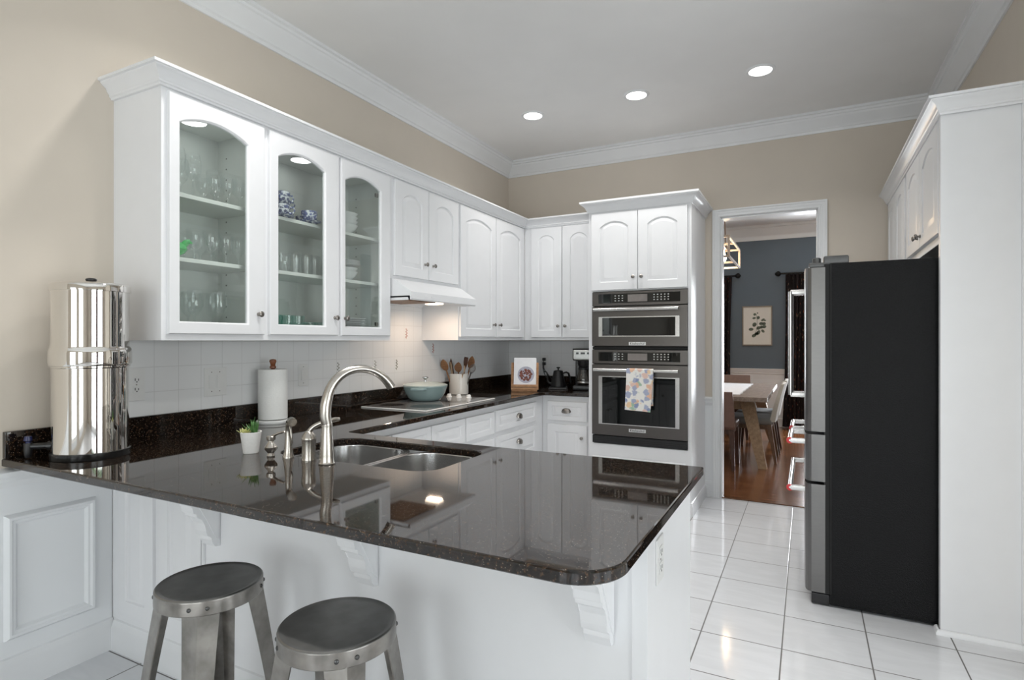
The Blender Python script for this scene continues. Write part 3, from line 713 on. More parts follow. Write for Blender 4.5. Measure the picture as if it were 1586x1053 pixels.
# ================================================================== COUNTERTOP, SINK, COOKTOP
CT, CB = .914, .884
ct = thing('granite_countertop', 'polished black and brown granite countertop wrapping the left wall, corner and peninsula', 'countertop', (-1.5, 1.6, CB))
R1 = .115
outer = [(XL, 1.06)]+[(-.333-R1, 1.06)]+arc(-.333-R1, 1.06+R1, R1, -90, 0, 28)[1:]+[(-.333, 2.158), (-2.00, 2.158)]+[(-2.03, 2.165), (-2.045, 2.185)]+[(-2.075, 4.60), (-2.062, 4.637), (-2.03, 4.65)]+[(-1.643, 4.65), (-1.643, YB), (XL, YB)]
SX0, SX1, SY0, SY1 = -1.94, -1.165, 1.622, 2.052
hole = rrect(SX0, SY0, SX1, SY1, .09, 7)
def offset_poly(P, d):
    n = len(P); out = []
    for i in range(n):
        a, p, c = Vector(P[i-1]), Vector(P[i]), Vector(P[(i+1) % n])
        e1 = (p-a).normalized(); e2 = (c-p).normalized()
        n1 = Vector((e1.y, -e1.x)); n2 = Vector((e2.y, -e2.x)); m = (n1+n2)/max(.3, 1+n1.dot(n2))
        out.append((p.x-m.x*d, p.y-m.y*d))
    return out
def slab_with_hole(b, outer, hole, zt, zb, r):
    holer = list(reversed(hole))
    prof = [(r, zt), (r*.3, zt-r*.3), (0, zt-r), (0, zb+r*.6), (r*.6, zb)]
    rings_o = [[(x, y, z) for x, y in offset_poly(outer, d)] for d, z in prof]
    rings_h = [[(x, y, z) for x, y in offset_poly(holer, d)] for d, z in prof]
    RO = b.rings(rings_o, False, False); RH = b.rings(rings_h, False, False)
    for k, flip in ((0, False), (-1, True)):
        po = [Vector(p) for p in rings_o[k]]; ph = [Vector(p) for p in rings_h[k]]
        vsall = RO[k]+RH[k]
        for tri in tessellate_polygon([po, ph]): b.f([vsall[i] for i in tri])
b = MB(); slab_with_hole(b, outer, hole, CT, CB, .005); b.build('slab', m_granite, ct, sharp=15)
b = MB(); b.box((XL, 1.062, CT), (XL+.020, YB, 1.018), .003); o = b.build('granite_upstand', m_granite); tag(o, 'black granite upstand strip along the left wall behind the counter', 'backsplash')
b = MB(); b.box((XL+.0205, YB-.020, CT), (-1.643, YB, 1.018), .003); o = b.build('granite_upstand', m_granite); tag(o, 'black granite upstand strip on the back wall behind the kettle', 'backsplash')

sk = thing('double_sink', 'undermount stainless steel double bowl sink set in the peninsula', 'sink', ((SX0+SX1)/2, 1.84, .69))
def bowl(x0, x1, y0, y1, r, depth, dr):
    b = MB(); zt = CB-.001
    def RR(i, z, rr): return [(x, y, z) for x, y in rrect(x0+i, y0+i, x1-i, y1-i, max(.02, rr-i*.5), 7)]
    b.rings([RR(-.018, zt, r), RR(0, zt, r), RR(.002, zt-.004, r), RR(.008, zt-depth*.5, r), RR(.014, zt-depth+.04, r), RR(.024, zt-depth+.015, r), RR(.05, zt-depth, r)], False, True)
    o = b.build('bowl', m_steel, sk, sharp=60)
    cx, cy = (x0+x1)/2, (y0+y1)/2; z = zt-depth
    d = MB(); d.lathe([(.048, .001), (.046, .004), (.034, .002), (.030, -.001), (.004, -.001)], (cx, cy, z), seg=24, cap0=False); d.build('drain', m_knob, o)
    return o
bowl(SX0+.01, -1.548, SY0-.006, SY1+.002, .10, .19, 0)
bowl(-1.515, SX1-.006, SY0-.006, SY1+.002, .11, .19, 0)
b = MB(); b.box((-1.548, SY0+.02, CB-.028), (-1.512, SY1-.02, CB-.006), .008, 3); b.build('divider', m_steel, sk)

ck = thing('ceramic_cooktop', 'grey ceramic glass electric cooktop with white trim and white knobs', 'cooktop', (-2.43, 3.45, CT))
b = MB(); b.box((-2.702, 2.992, CT), (-2.158, 3.902, CT+.008), .003); b.build('trim_frame', m_knobw, ck)
b = MB(); b.box((-2.692, 3.004, CT+.002), (-2.170, 3.890, CT+.0092), .001); b.build('glass_top', m_cook, ck)
for x, y, rr in ((-2.56, 3.15, .085), (-2.30, 3.20, .115), (-2.56, 3.52, .115), (-2.30, 3.55, .085)):
    b = MB(); b.lathe([(rr, .0092), (rr-.001, .0097), (.01, .0097)], (x, y, CT), seg=40, cap0=False); b.build('burner', m_burner, ck)
for i, x in enumerate((-2.62, -2.52, -2.43, -2.34)):
    b = MB(); b.lathe([(.023, 0), (.023, .004), (.019, .006), (.017, .020), (.015, .023), (.002, .024)], (x, 3.80, CT+.0092), seg=24, cap0=False)
    b.box((x-.004, 3.782, CT+.028), (x+.004, 3.818, CT+.036), .002); b.build('control_knob', m_knobw, ck)

# ---- sink fittings
fa = thing('gooseneck_faucet', 'brushed nickel gooseneck faucet arching over the sink', 'faucet', (-1.582, 1.570, CT))
b = MB(); b.lathe([(.030, 0), (.031, .004), (.028, .010), (.0265, .03), (.024, .07), (.021, .11), (.0195, .135), (.0205, .142), (.020, .150)], seg=28); b.build('body', m_nickel, fa, True)
dx, dy = .115/.266, .24/.266
P = [(0, 0, .145), (-.006*dx, -.006*dy, .18), (-.004*dx, -.004*dy, .215)]
P += bez((0, 0, .235), (.022*dx, .022*dy, .375), (.19*dx, .19*dy, .385), (.258*dx, .258*dy, .272), 18)
n = len(P); b = MB(); b.tube(P, [.0200, .0205, .0205]+[.0200-.0048*min(1, k/10)+max(0, (k-14))*.0008 for k in range(n-3)], 16); b.build('spout', m_nickel, fa, True)
b = MB(); b.lathe([(.0155, 0), (.0155, .006), (.012, .006)], (0, 0, 0), seg=18, cap1=True)
fh = thing('faucet_handle', 'brushed nickel single lever faucet handle just left of the gooseneck', 'faucet handle', (-1.690, 1.585, CT))
b.bm.free()
b = MB(); b.lathe([(.0275, 0), (.028, .005), (.026, .012), (.0245, .05), (.0265, .072), (.0265, .078), (.0275, .080), (.0275, .086), (.024, .098), (.014, .110), (.006, .114)], seg=28); b.build('body', m_nickel, fh, True)
b = MB(); b.tube(bez((0, 0, .105), (.01, .005, .135), (.05, .03, .150), (.105, .055, .158), 10), [.010, .010, .0095, .009, .0085, .008, .008, .008, .0085, .009, .006], 12, flat=.7); b.build('lever', m_nickel, fh, True)
sd = thing('side_spray', 'brushed nickel side sprayer with angled head and trigger', 'sprayer', (-1.800, 1.585, CT))
b = MB(); b.lathe([(.022, 0), (.022, .006), (.0185, .014), (.017, .03), (.0165, .034)], seg=24); b.build('socket', m_nickel, sd, True)
b = MB(); b.tube([(0, 0, .03), (0, 0, .07), (0, 0, .10), (.002, .0, .122), (.010, -.004, .138), (.026, -.010, .146), (.040, -.016, .142)], [.0165, .0125, .0115, .012, .0135, .016, .0175], 16); b.build('spray_head', m_nickel, sd, True)
b = MB(); b.tube([(.014, -.006, .122), (.022, -.008, .11), (.026, -.008, .085), (.026, -.006, .062), (.020, -.003, .050)], [.004, .0045, .0045, .004, .003], 10); b.build('trigger', m_nickel, sd, True)
so = thing('soap_dispenser', 'small brushed nickel soap dispenser between the potted succulent and the sprayer', 'soap dispenser', (-1.880, 1.570, CT))
b = MB(); b.lathe([(.015, 0), (.016, .004), (.013, .010), (.012, .014), (.024, .030), (.0245, .038), (.012, .056), (.011, .062), (.017, .066), (.018, .078), (.015, .082), (.004, .083)], seg=24); b.build('body', m_nickel, so, True)
b = MB(); b.tube([(.004, 0, .078), (.03, .008, .092), (.058, .014, .100), (.064, .016, .094)], [.006, .0055, .005, .0045], 10); b.build('spout', m_nickel, so, True)

# ================================================================== THINGS ON THE COUNTER
wf = thing('water_filter', 'large polished stainless steel gravity water filter at the left end of the counter', 'water filter', (-2.525, 1.252, CT))
b = MB(); b.lathe([(.130, 0), (.132, .003), (.132, .026), (.126, .028)], seg=64); b.build('rubber_base', m_rubber, wf, True)
b = MB(); b.lathe([(.124, .020), (.126, .024), (.126, .350), (.131, .354), (.131, .3595), (.1, .3595)], seg=72); b.build('lower_chamber', m_mirror, wf, True)
b = MB(); b.lathe([(.1, .358), (.132, .360), (.1365, .367), (.1365, .410), (.1345, .424), (.1275, .436), (.1275, .652), (.12, .654)], seg=72); b.build('upper_chamber', m_mirror, wf, True)
b = MB(); b.lathe([(.131, .648), (.1335, .649), (.1335, .670), (.130, .676), (.120, .681), (.05, .684), (.004, .684)], seg=72); b.build('lid', m_mirror, wf, True)
b = MB(); b.lathe([(.006, .682), (.006, .690), (.017, .692), (.019, .696), (.019, .700), (.014, .704), (.004, .705)], seg=24); b.build('lid_knob', m_black, wf, True)
a = math.radians(-138); ca, sa = math.cos(a), math.sin(a)
b = MB(); b.tube([(.12*ca, .12*sa, .047), (.145*ca, .145*sa, .047)], .018, 16); b.tube([(.14*ca, .14*sa, .047), (.20*ca, .20*sa, .047)], .012, 14)
b.lathe([(.014, .060), (.014, .030), (.012, .012), (.010, .004)], (.212*ca, .212*sa, 0), seg=16); b.build('spigot', m_black, wf, True)
b = MB(); b.lathe([(.008, .058), (.008, .066), (.014, .070), (.012, .086), (.004, .088)], (.212*ca, .212*sa, 0), seg=16); b.build('tap_lever', m_blue_tap, wf, True)

pp = thing('potted_succulent', 'small white pot of green and yellow succulents beside the soap dispenser', 'plant', (-2.015, 1.585, CT))
b = MB()
def sqr(h, r): return [(r*math.cos(2*PI*k/16)*(1+.06*math.cos(8*PI*k/16)), r*math.sin(2*PI*k/16)*(1+.06*math.cos(8*PI*k/16)), h) for k in range(16)]
b.rings([sqr(0, .029), sqr(.003, .031), sqr(.082, .042), sqr(.086, .0425), sqr(.086, .038), sqr(.074, .036)], True, False); b.build('pot', m_pot, pp, True, 50)
b = MB(); b.rings([sqr(.070, .035), sqr(.076, .034)], True, True); b.build('soil', m_soil, pp, True)
def blade(b, c, az, el, l, w, th, curl=.3):
    L = []; d = Vector((math.cos(az)*math.cos(el), math.sin(az)*math.cos(el), math.sin(el))); s = Vector((-math.sin(az), math.cos(az), 0)); u = s.cross(d)*-1
    if u.z < 0: u = -u
    for k in range(6):
        t = k/5; p = Vector(c)+d*l*t+u*curl*l*t*t*.5; ww = w*(.6+.9*t-1.48*t*t); tt = th*(1-.85*t)
        L.append([p+s*ww, p+u*tt*.5, p-s*ww, p-u*tt])
    b.rings(L)
b = MB()
for k in range(22): blade(b, (.010+random.uniform(-.008, .008), .012+random.uniform(-.008, .008), .075), random.uniform(0, 2*PI), random.uniform(.6, 1.45), random.uniform(.045, .075), .0055, .004)
b.build('spiky_leaves', m_aloe, pp, True)
b = MB()
for ring, (nn, el, l) in enumerate(((5, 1.1, .02), (7, .65, .03), (8, .25, .036))):
    for k in range(nn): blade(b, (-.012, -.018, .078), 2*PI*k/nn+ring*.4, el, l, .010, .007, .5)
b.build('rosette_leaves', m_rosette, pp, True)

pt = thing('paper_towel_holder', 'white roll of paper towel on a holder with a turned wooden finial', 'paper towel holder', (-2.652, 2.228, CT))
b = MB(); b.lathe([(.085, 0), (.087, .004), (.087, .012), (.082, .017), (.01, .018)], seg=48); b.build('base_plate', m_plasticw, pt, True)
b = MB(); b.lathe([(.074, .022), (.0765, .026), (.0768, .292), (.074, .297), (.022, .297), (.020, .285)], seg=56, cap1=True); b.build('paper_roll', m_paper, pt, True)
b = MB(); b.lathe([(.009, .285), (.010, .300), (.017, .303), (.017, .312), (.012, .318), (.015, .330), (.019, .340), (.017, .350), (.008, .353), (.003, .3535)], seg=24); b.build('finial', m_woodred, pt, True)

br = thing('braising_pan', 'pale blue enamel lidded braising pan on the cooktop', 'pan', (-2.545, 3.515, CT+.0097))
b = MB(); b.lathe([(.095, 0), (.105, .003), (.128, .022), (.150, .060), (.162, .100), (.1655, .104), (.164, .110), (.155, .108)], seg=64); b.build('pan_body', m_enamel, br, True)
b = MB(); b.lathe([(.161, .109), (.166, .110), (.166, .116), (.150, .124), (.10, .134), (.03, .139), (.004, .139)], seg=64); b.build('lid', m_enamel2, br, True)
b = MB(); b.lathe([(.012, .137), (.010, .150), (.012, .158), (.024, .168), (.024, .173), (.018, .176), (.004, .177)], seg=24); b.build('lid_knob', m_steel, br, True)
for s in (1, -1):
    P = [(s*-.10*0+ -.055*1, s*-.150, .092), (-.045, s*-.185, .094), (0, s*-.197, .095), (.045, s*-.185, .094), (.055, s*-.150, .092)]
    b = MB(Matrix.Rotation(math.radians(18), 4, 'Z')); b.tube(P, [.009, .010, .010, .010, .009], 12, flat=.7); b.build('side_handle', m_enamel, br, True)

KX, KY, KR, KH = -2.642, 4.13, .082, .176
ckr = thing('utensil_crock', 'cream ceramic crock holding wooden spoons beside the cooktop', 'crock', (KX, KY, CT))
b = MB(); b.lathe([(.076, 0), (.081, .004), (.082, .012), (.082, KH-.004), (.080, KH), (.076, KH-.003), (.075, .012), (.004, .010)], seg=48); b.build('crock_body', m_crock, ckr, True)
def utensil(kind, m, base, lean, az, ln, label, spin=0.0):
    """stands in the crock, foot on its floor, leaning outwards"""
    d = Vector((math.cos(az)*math.sin(lean), math.sin(az)*math.sin(lean), math.cos(lean)))
    q = d.to_track_quat('Z', 'Y'); M = q.to_matrix().to_4x4() @ Matrix.Rotation(spin, 4, 'Z')
    r = thing(kind, label, kind.replace('_', ' '), (KX+base[0], KY+base[1], CT+.0135), 0, 'utensils in the cream crock')
    b = MB(M); b.tube([(0, 0, 0), (0, 0, ln*.35), (0, 0, ln*.68)], [.006, .0055, .006], 10); b.build('handle', m, r, True)
    b = MB(M); hl = ln*.34; z0 = ln*.64
    if kind == 'wooden_spoon':
        L = []
        for k in range(11):
            t = k/10; w = .034*math.sin(PI*min(1, t*1.02))**.6+.004*(1-t); th = .004+.003*math.sin(PI*t); c = -.008*math.sin(PI*t)
            L.append([(w*math.cos(2*PI*j/14), c+th*math.sin(2*PI*j/14)*(1.0 if math.sin(2*PI*j/14) < 0 else .3), z0+hl*t) for j in range(14)])
        b.rings(L)
    elif kind == 'spatula':
        L = []
        for k in range(9):
            t = k/8; w = .007+.025*min(1, t*1.8)*(1 if t < .85 else 1-(t-.85)*1.5); th = .0035
            L.append([(w, -th, z0+hl*t), (w, th, z0+hl*t), (-w, th, z0+hl*t), (-w, -th, z0+hl*t)])
        b.rings(L)
    elif kind == 'whisk':
        for k in range(6):
            c = math.cos(PI*k/6); s = math.sin(PI*k/6)
            pts = [(math.sin(PI*t/12)**.8*.026*(1 if t else 0)*(1), z0+hl*(t/12)) for t in range(0, 13)]
            P = [(c*x, s*x, z) for x, z in pts]+[(-c*x, -s*x, z) for x, z in reversed(pts[:-1])]
            b.tube(P, .0013, 6)
    elif kind == 'ladle':
        L = []
        for k in range(8):
            t = k/7; w = .034*math.sqrt(max(.004, 1-(t*2-1)**2)); L.append([(w*math.cos(2*PI*j/16), -.014*math.sqrt(max(.01, 1-(2*t-1)**2))*(1 if math.sin(2*PI*j/16) < 0 else .3)*abs(math.sin(2*PI*j/16)), z0+hl*t*.8) for j in range(16)])
        b.rings(L)
    b.build('head', m, r, True)
    return r
VW = math.radians(-58)      # direction from the crock towards the camera
utensil('wooden_spoon', m_spoon, (-.030, -.036), .34, math.radians(243), .31, 'brown wooden spoon leaning furthest left in the cream crock', VW+PI/2)
utensil('wooden_spoon', m_spoond, (-.015, -.012), .16, math.radians(200), .30, 'dark wooden spoon standing second from left in the cream crock', VW+PI/2)
utensil('spatula', m_spoonp, (.0, -.045), .20, math.radians(195), .27, 'pale wooden spatula crossing the front of the cream crock', VW+PI/2)
utensil('wooden_spoon', m_spoon, (-.004, .002), .09, math.radians(120), .265, 'short brown wooden spoon in the middle of the cream crock', VW+PI/2)
utensil('spatula', m_spoond, (.022, .008), .14, math.radians(30), .31, 'near-black wooden spatula right of centre in the cream crock', VW+PI/2)
utensil('wooden_spoon', m_spoonp, (.030, -.042), .24, math.radians(-8), .245, 'pale beige wooden spoon low at the right front of the cream crock', VW+PI/2)
utensil('wooden_spoon', m_spoon, (.024, .046), .24, math.radians(52), .325, 'tall brown slotted spoon at the upper right of the cream crock', VW+PI/2)
utensil('whisk', m_knob, (.052, .006), .36, math.radians(5), .27, 'small wire whisk leaning furthest right in the cream crock')

# cookbook on its wooden stand, turned to the room
CRZ = math.radians(22)
st = thing('cookbook_stand', 'orange-brown slatted wooden cookbook stand in the counter corner', 'book stand', (-2.275, 4.66, CT), CRZ)
b = MB()
b.box((-.115, -.060, .000), (.115, .012, .014), .003); b.box((-.118, -.066, .014), (.118, -.046, .036), .003); b.box((-.118, -.070, .040), (.118, -.052, .062), .003); b.build('ledge', m_stand, st, True)
Mt = T(0, -.012, .014) @ Matrix.Rotation(math.radians(-14), 4, 'X')
b = MB(Mt); b.box((-.125, .008, .0), (-.095, .022, .25), .003); b.box((.095, .008, .0), (.125, .022, .25), .003); b.box((-.095, .010, .20), (.095, .020, .235), .003); b.box((-.095, .010, .04), (.095, .020, .075), .003); b.build('back_frame', m_stand, st, True)
bk = thing('cookbook', 'white cookbook with a plate of food on its cover, propped on the wooden stand', 'book', (-2.275, 4.66, CT), CRZ)
Mb = T(0, -.014, .041) @ Matrix.Rotation(math.radians(-14), 4, 'X')
b = MB(Mb); b.box((-.098, -.016, .0), (.102, .004, .262), .002); b.build('cover', m_bookw, bk, True)
b = MB(Mb); b.box((-.092, -.013, .004), (.1045, .001, .258)); b.build('page_block', m_paper, bk, True)
Mc = Mb @ Matrix(((1,0,0,.012),(0,0,-1,-.016),(0,1,0,.105),(0,0,0,1)))
b = MB(Mc); b.lathe([(.076, 0), (.076, .0008), (.066, .0010), (.06, .0006)], seg=40, cap0=False, cap1=True); pl_ = b.build('plate_picture', m_plate, bk, True)
b = MB(Mc)
for k in range(60):
    t = random.uniform(0, 2*PI); q = .052*math.sqrt(random.random()); s = random.uniform(.006, .012)
    b.lathe([(s, .0009+k*.00002), (s*.8, .0016+k*.00002), (.001, .0018+k*.00002)], (q*math.cos(t), q*math.sin(t), 0), seg=9)
b.build('food_picture', m_bookp, pl_, True)
# gooseneck kettle on its base
kt = thing('kettle_base', 'low black electric kettle base with pale display digits', 'kettle base', (-2.10, 5.03, CT), math.radians(20))
b = MB(); b.lathe([(.088, 0), (.090, .004), (.090, .014), (.084, .018), (.02, .018)], seg=40); b.box((-.085, -.118, 0), (.085, -.04, .014), .005); b.build('base_body', m_black, kt, True)
b = MB()
for i in range(8): b.box((-.058+i*.0155, -.110, .0141), (-.058+i*.0155+.009, -.104, .0146))
b.build('display_digits', m_btn, kt, True)
ke = thing('gooseneck_kettle', 'matte black gooseneck kettle with cone body standing on its base', 'kettle', (-2.10, 5.03, CT+.0185), math.radians(20))
b = MB(); b.lathe([(.072, 0), (.074, .004), (.072, .012), (.046, .138), (.044, .146), (.046, .148)], seg=44); b.build('body', m_blackm, ke, True)
b = MB(); b.lathe([(.043, .147), (.042, .152), (.02, .157), (.008, .158), (.007, .172), (.016, .176), (.018, .182), (.014, .186), (.003, .187)], seg=28); b.build('lid', m_blackm, ke, True)
b = MB(); b.tube(bez((-.060, 0, .030), (-.13, 0, .02), (-.085, 0, .12), (-.115, 0, .140), 12)+[(-.128, 0, .142), (-.138, 0, .136)], [.012]+[.0095]*4+[.0075]*6+[.006]*2+[.0055, .005], 12); b.build('spout', m_blackm, ke, True)
b = MB(); b.tube([(.046, 0, .128), (.075, 0, .138), (.096, 0, .128), (.108, 0, .09), (.118, 0, .045), (.120, 0, .03)], [.008, .009, .010, .010, .009, .006], 12, flat=1.3); b.build('handle', m_blackm, ke, True)
# drip coffee maker
cm = thing('coffee_maker', 'black and stainless drip coffee maker beside the oven cabinet', 'coffee maker', (-1.838, 5.03, CT), math.radians(12))
b = MB(); b.box((-.095, -.11, 0), (.095, .12, .045), .012); b.box((-.09, .03, .04), (.09, .12, .30), .012); b.build('housing', m_black, cm, True)
b = MB(); b.box((-.098, -.10, .272), (.098, .122, .372), .016, 3); b.build('brew_head', m_dsteel, cm, True)
b = MB(); b.box((-.096, -.098, .368), (.096, .12, .383), .006); b.build('lid', m_black, cm, True)
b = MB(); b.box((-.075, -.104, .325), (.075, -.098, .355), .002); b.build('control_strip', m_dsteel, cm, True)
for x, w in ((-.05, .012), (0, .02), (.05, .012)):
    b = MB(); b.box((x-w, -.1065, .331), (x+w, -.1035, .349), .003); b.build('button', m_black, cm, True)
b = MB(); b.lathe([(.062, .272), (.058, .235), (.05, .225), (.048, .215)], (0, -.03, 0), seg=28); b.build('filter_basket', m_black, cm, True)
cf = MB(); cf.lathe([(.058, .047), (.068, .060), (.070, .10), (.060, .15), (.050, .175), (.050, .19)], (0, -.03, 0), seg=36, cap1=False); cf = cf.build('carafe', m_carafe, cm, True)
b = MB(); b.lathe([(.051, .187), (.053, .190), (.053, .205), (.04, .212), (.004, .212)], (0, -.03, 0), seg=30); b.build('carafe_lid', m_black, cf, True)
b = MB(); b.lathe([(.0705, .066), (.0715, .070), (.0715, .078), (.0705, .080)], (0, -.03, 0), seg=36, cap0=False, cap1=False); b.build('carafe_band', m_hand, cf, True)
b = MB(); b.tube([(.050, -.06, .19), (.085, -.085, .185), (.095, -.09, .14), (.085, -.085, .08)], [.008, .010, .010, .008], 10); b.build('carafe_handle', m_black, cf, True)
# outlets and switches
def wall_plate(M, w, h, kind, name, label, cat, loc_v):
    r = thing(name, label, cat, tuple(M @ Vector((0, 0, 0))))
    b = MB(M); b.box((-w/2, -h/2, 0), (w/2, h/2, .005), .002); b.build('cover_plate', m_plasticw, r)
    if kind == 'outlet':
        for s in (-1, 1):
            b = MB(M); b.box((-.017, s*.022-.015, .005), (.017, s*.022+.015, .0075), .003); f = b.build('receptacle', m_plasticw, r)
            b = MB(M); b.box((-.009, s*.022-.004, .0075), (-.006, s*.022+.008, .008)); b.box((.006, s*.022-.004, .0075), (.009, s*.022+.006, .008)); b.lathe([(.003, .0075), (.003, .008)], (0, s*.022-.009, 0), seg=8); b.build('slots', m_slot, f)
    else:
        xs = (-.023, .023) if kind == 'double' else (0,)
        for x in xs:
            b = MB(M); b.box((x-.017, -.034, .005), (x+.017, .034, .0085), .002); b.build('rocker', m_plasticw, r)
    b = MB(M)
    for x in ((-.023, .023) if kind == 'double' else (0,)):
        for s in (-1, 1) if kind != 'outlet' else (0,): b.lathe([(.003, .005), (.003, .0058)], (x, s*.050, 0), seg=8)
    b.build('screws', m_knob, r)
    return r
wx = XL+.008
wall_plate(FR((wx, 1.553, 1.167), '+x'), .078, .150, 'outlet', 'wall_outlet', 'white wall outlet on the tile just right of the steel water filter', 'outlet', 0)
wall_plate(FR((wx, 1.951, 1.156), '+x'), .128, .148, 'double', 'light_switch', 'white double light switch plate on the tile left of the paper towel', 'switch', 0)
wall_plate(FR((wx, 2.538, 1.160), '+x'), .076, .135, 'single', 'light_switch', 'white single light switch plate on the tile right of the paper towel', 'switch', 0)
wall_plate(FR((wx, 4.50, 1.135), '+x'), .076, .135, 'single', 'light_switch', 'white switch plate on the tile right of the utensil crock', 'switch', 0)
wall_plate(FR((-2.345, YB-.008, 1.16), '-y'), .078, .135, 'outlet', 'wall_outlet', 'white wall outlet with black plugs behind the kettle', 'outlet', 0)
wall_plate(FR((PX1, 1.60, .765), '+x'), .078, .125, 'outlet', 'wall_outlet', 'white wall outlet on the end panel of the peninsula', 'outlet', 0)
cd = thing('power_cord', 'black power cord with two plugs hanging from the outlet behind the kettle', 'cord', (-2.345, YB-.0165, 1.18))
b = MB()
for s in (.022, -.022): b.box((-2.345-.016, YB-.045, 1.16+s-.015), (-2.345+.016, YB-.0165, 1.16+s+.015), .005)
b.build('plug', m_black, cd)
b = MB()
b.tube(bez((-2.345, YB-.04, 1.178), (-2.36, YB-.07, 1.08), (-2.33, YB-.05, 1.02), (-2.25, YB-.06, CT+.008), 14), .0045, 8)
b.tube(bez((-2.345, YB-.04, 1.135), (-2.34, YB-.08, 1.05), (-2.28, YB-.06, 1.06), (-2.20, YB-.08, CT+.008), 14), .0045, 8)
b.build('cable', m_black, cd)

# ================================================================== RANGE HOOD, OVEN, REFRIGERATOR
hd = thing('range_hood', 'white under-cabinet range hood above the cooktop', 'range hood', (-2.59, 3.358, 1.633))
y0, y1 = 2.956, 3.760
prof = [(XL+.009, 1.635), (XL+.009, 1.776), (-2.395, 1.776), (-2.385, 1.772), (-2.262, 1.692), (-2.250, 1.685), (-2.250, 1.640), (-2.256, 1.633), (-2.270, 1.633), (-2.275, 1.650), (XL+.03, 1.650), (XL+.03, 1.635)]
b = MB(); b.rings([[(x, y, z) for x, z in prof] for y in (y0, y1)])
b.box((XL+.02, y0, 1.633), (-2.26, y0+.012, 1.66)); b.box((XL+.02, y1-.012, 1.633), (-2.26, y1, 1.66)); b.build('shell', m_cab, hd)
b = MB(); b.box((XL+.09, y0+.05, 1.6375), (-2.36, y0+.43, 1.652), .003); b.build('grease_filter', m_copper, hd)
b = MB(); b.box((-2.52, y0+.52, 1.6365), (-2.40, y0+.59, 1.652), .004); b.build('lamp_lens', m_hoodlamp, hd)
for y in (3.1, 3.18):
    b = MB(); b.box((-2.2505, y, 1.655), (-2.2475, y+.035, 1.668), .001); b.build('switch', m_cab, hd)
area('hood_lamp', (-2.46, y0+.555, 1.632), (0, 0, -1), .11, .06, 1.35, (1.0, .74, .54), math.radians(165))

def text_part(name, body, size, M, material, parent, ext=.0008):
    cu = bpy.data.curves.new(name, 'FONT'); cu.body = body; cu.size = size; cu.align_x = 'CENTER'; cu.align_y = 'CENTER'; cu.extrude = ext
    o = bpy.data.objects.new(name, cu); COL.objects.link(o)
    dg = bpy.context.evaluated_depsgraph_get(); me = bpy.data.meshes.new_from_object(o.evaluated_get(dg))
    bpy.data.objects.remove(o); me.name = name; me.materials.clear(); me.materials.append(material)
    root = parent
    while root.parent: root = root.parent
    me.transform(Matrix.Translation(-root.location) @ M)
    n = bpy.data.objects.new(name, me); COL.objects.link(n); n.parent = parent; return n
MF = FR((0, 4.598, 0), '-y')
ov = thing('double_wall_oven', 'black stainless double wall oven, microwave on top, built into the tall cabinet', 'oven', (-1.213, 4.598, .515))
UX0, UX1 = -1.604, -.826
b = MB(MF); b.box((UX0+.01, .512, -.50), (UX1-.01, 1.772, -.004)); b.build('oven_case', m_dkgap, ov)
def oven_panel(z0, z1, name):
    b = MB(MF); b.box((UX0, z0, -.003), (UX1, z1, .020), .003); p = b.build(name, m_bss, ov)
    b = MB(MF); b.box((UX0+.055, z0+.022, .018), (UX1-.055, z1-.018, .0212), .001); b.build('panel_glass', m_ovglass, p)
    b = MB(MF); b.box((-1.300, z0+.030, .0205), (-1.140, z1-.028, .0222), .001); b.build('display', m_lcd, p)
    b = MB(MF)
    for i in range(3):
        for j in range(3): b.box((-1.41+i*.030, z0+.038+j*.020, .0211), (-1.398+i*.030, z0+.044+j*.020, .0218))
    for i in range(5):
        for j in range(3): b.box((-1.09+i*.028, z0+.038+j*.020, .0211), (-1.080+i*.028, z0+.046+j*.020, .0218))
    b.build('buttons', m_btn, p)
def oven_door(z0, z1, wz0, wz1, hz, name, bz):
    b = MB(MF); b.box((UX0, z0, -.003), (UX1, z1, .026), .004); d = b.build(name, m_bss, ov)
    b = MB(MF); L = []
    for u, v, mu, mv in ((-1.545, wz0, 1, 1), (-.886, wz0, -1, 1), (-.886, wz1, -1, -1), (-1.545, wz1, 1, -1)):
        L.append([(u+mu*o*s, v+mv*o*t, w) for o, w, s, t in ((0, .026, 1, 1), (0, .0285, 1, 1), (.026, .0285, 1.2, .3), (.026, .026, 1.2, .3))])
    b.torus(L); b.build('window_frame', m_hand, d)
    b = MB(MF); b.box((-1.514, wz0+.008, .024), (-.917, wz1-.008, .0268)); b.build('window_glass', m_ovglass, d)
    b = MB(MF); b.tube([(-1.575, hz, .072), (-.888, hz, .072)], .0135, 16)
    for u in (-1.560, -.903): b.tube([(u, hz, .024), (u, hz, .072)], .010, 12)
    b.build('handle', m_hand, d)
    b = MB(MF); b.box((-1.289, bz-.013, .026), (-1.150, bz+.013, .0285), .001); bd = b.build('badge', m_silverbadge, d)
    text_part('badge_lettering', 'KitchenAid', .026, MF @ T(-1.2195, bz, .0287), m_slot, d)
oven_panel(1.656, 1.773, 'microwave_control_panel'); oven_door(1.324, 1.650, 1.402, 1.566, 1.623, 'microwave_door', 1.345)
oven_panel(1.178, 1.293, 'oven_control_panel'); oven_door(.588, 1.172, .678, 1.077, 1.129, 'oven_door', .640)
b = MB(MF); b.box((UX0, 1.297, -.003), (UX1, 1.319, .008), .002); b.build('spacer_strip', m_dkgap, ov)
b = MB(MF); b.box((UX0, .517, -.003), (UX1, .580, .014), .003)
for k in range(3): b.box((UX0+.01, .528+k*.015, .014), (UX1-.01, .534+k*.015, .0155))
b.build('vent', m_black, ov)
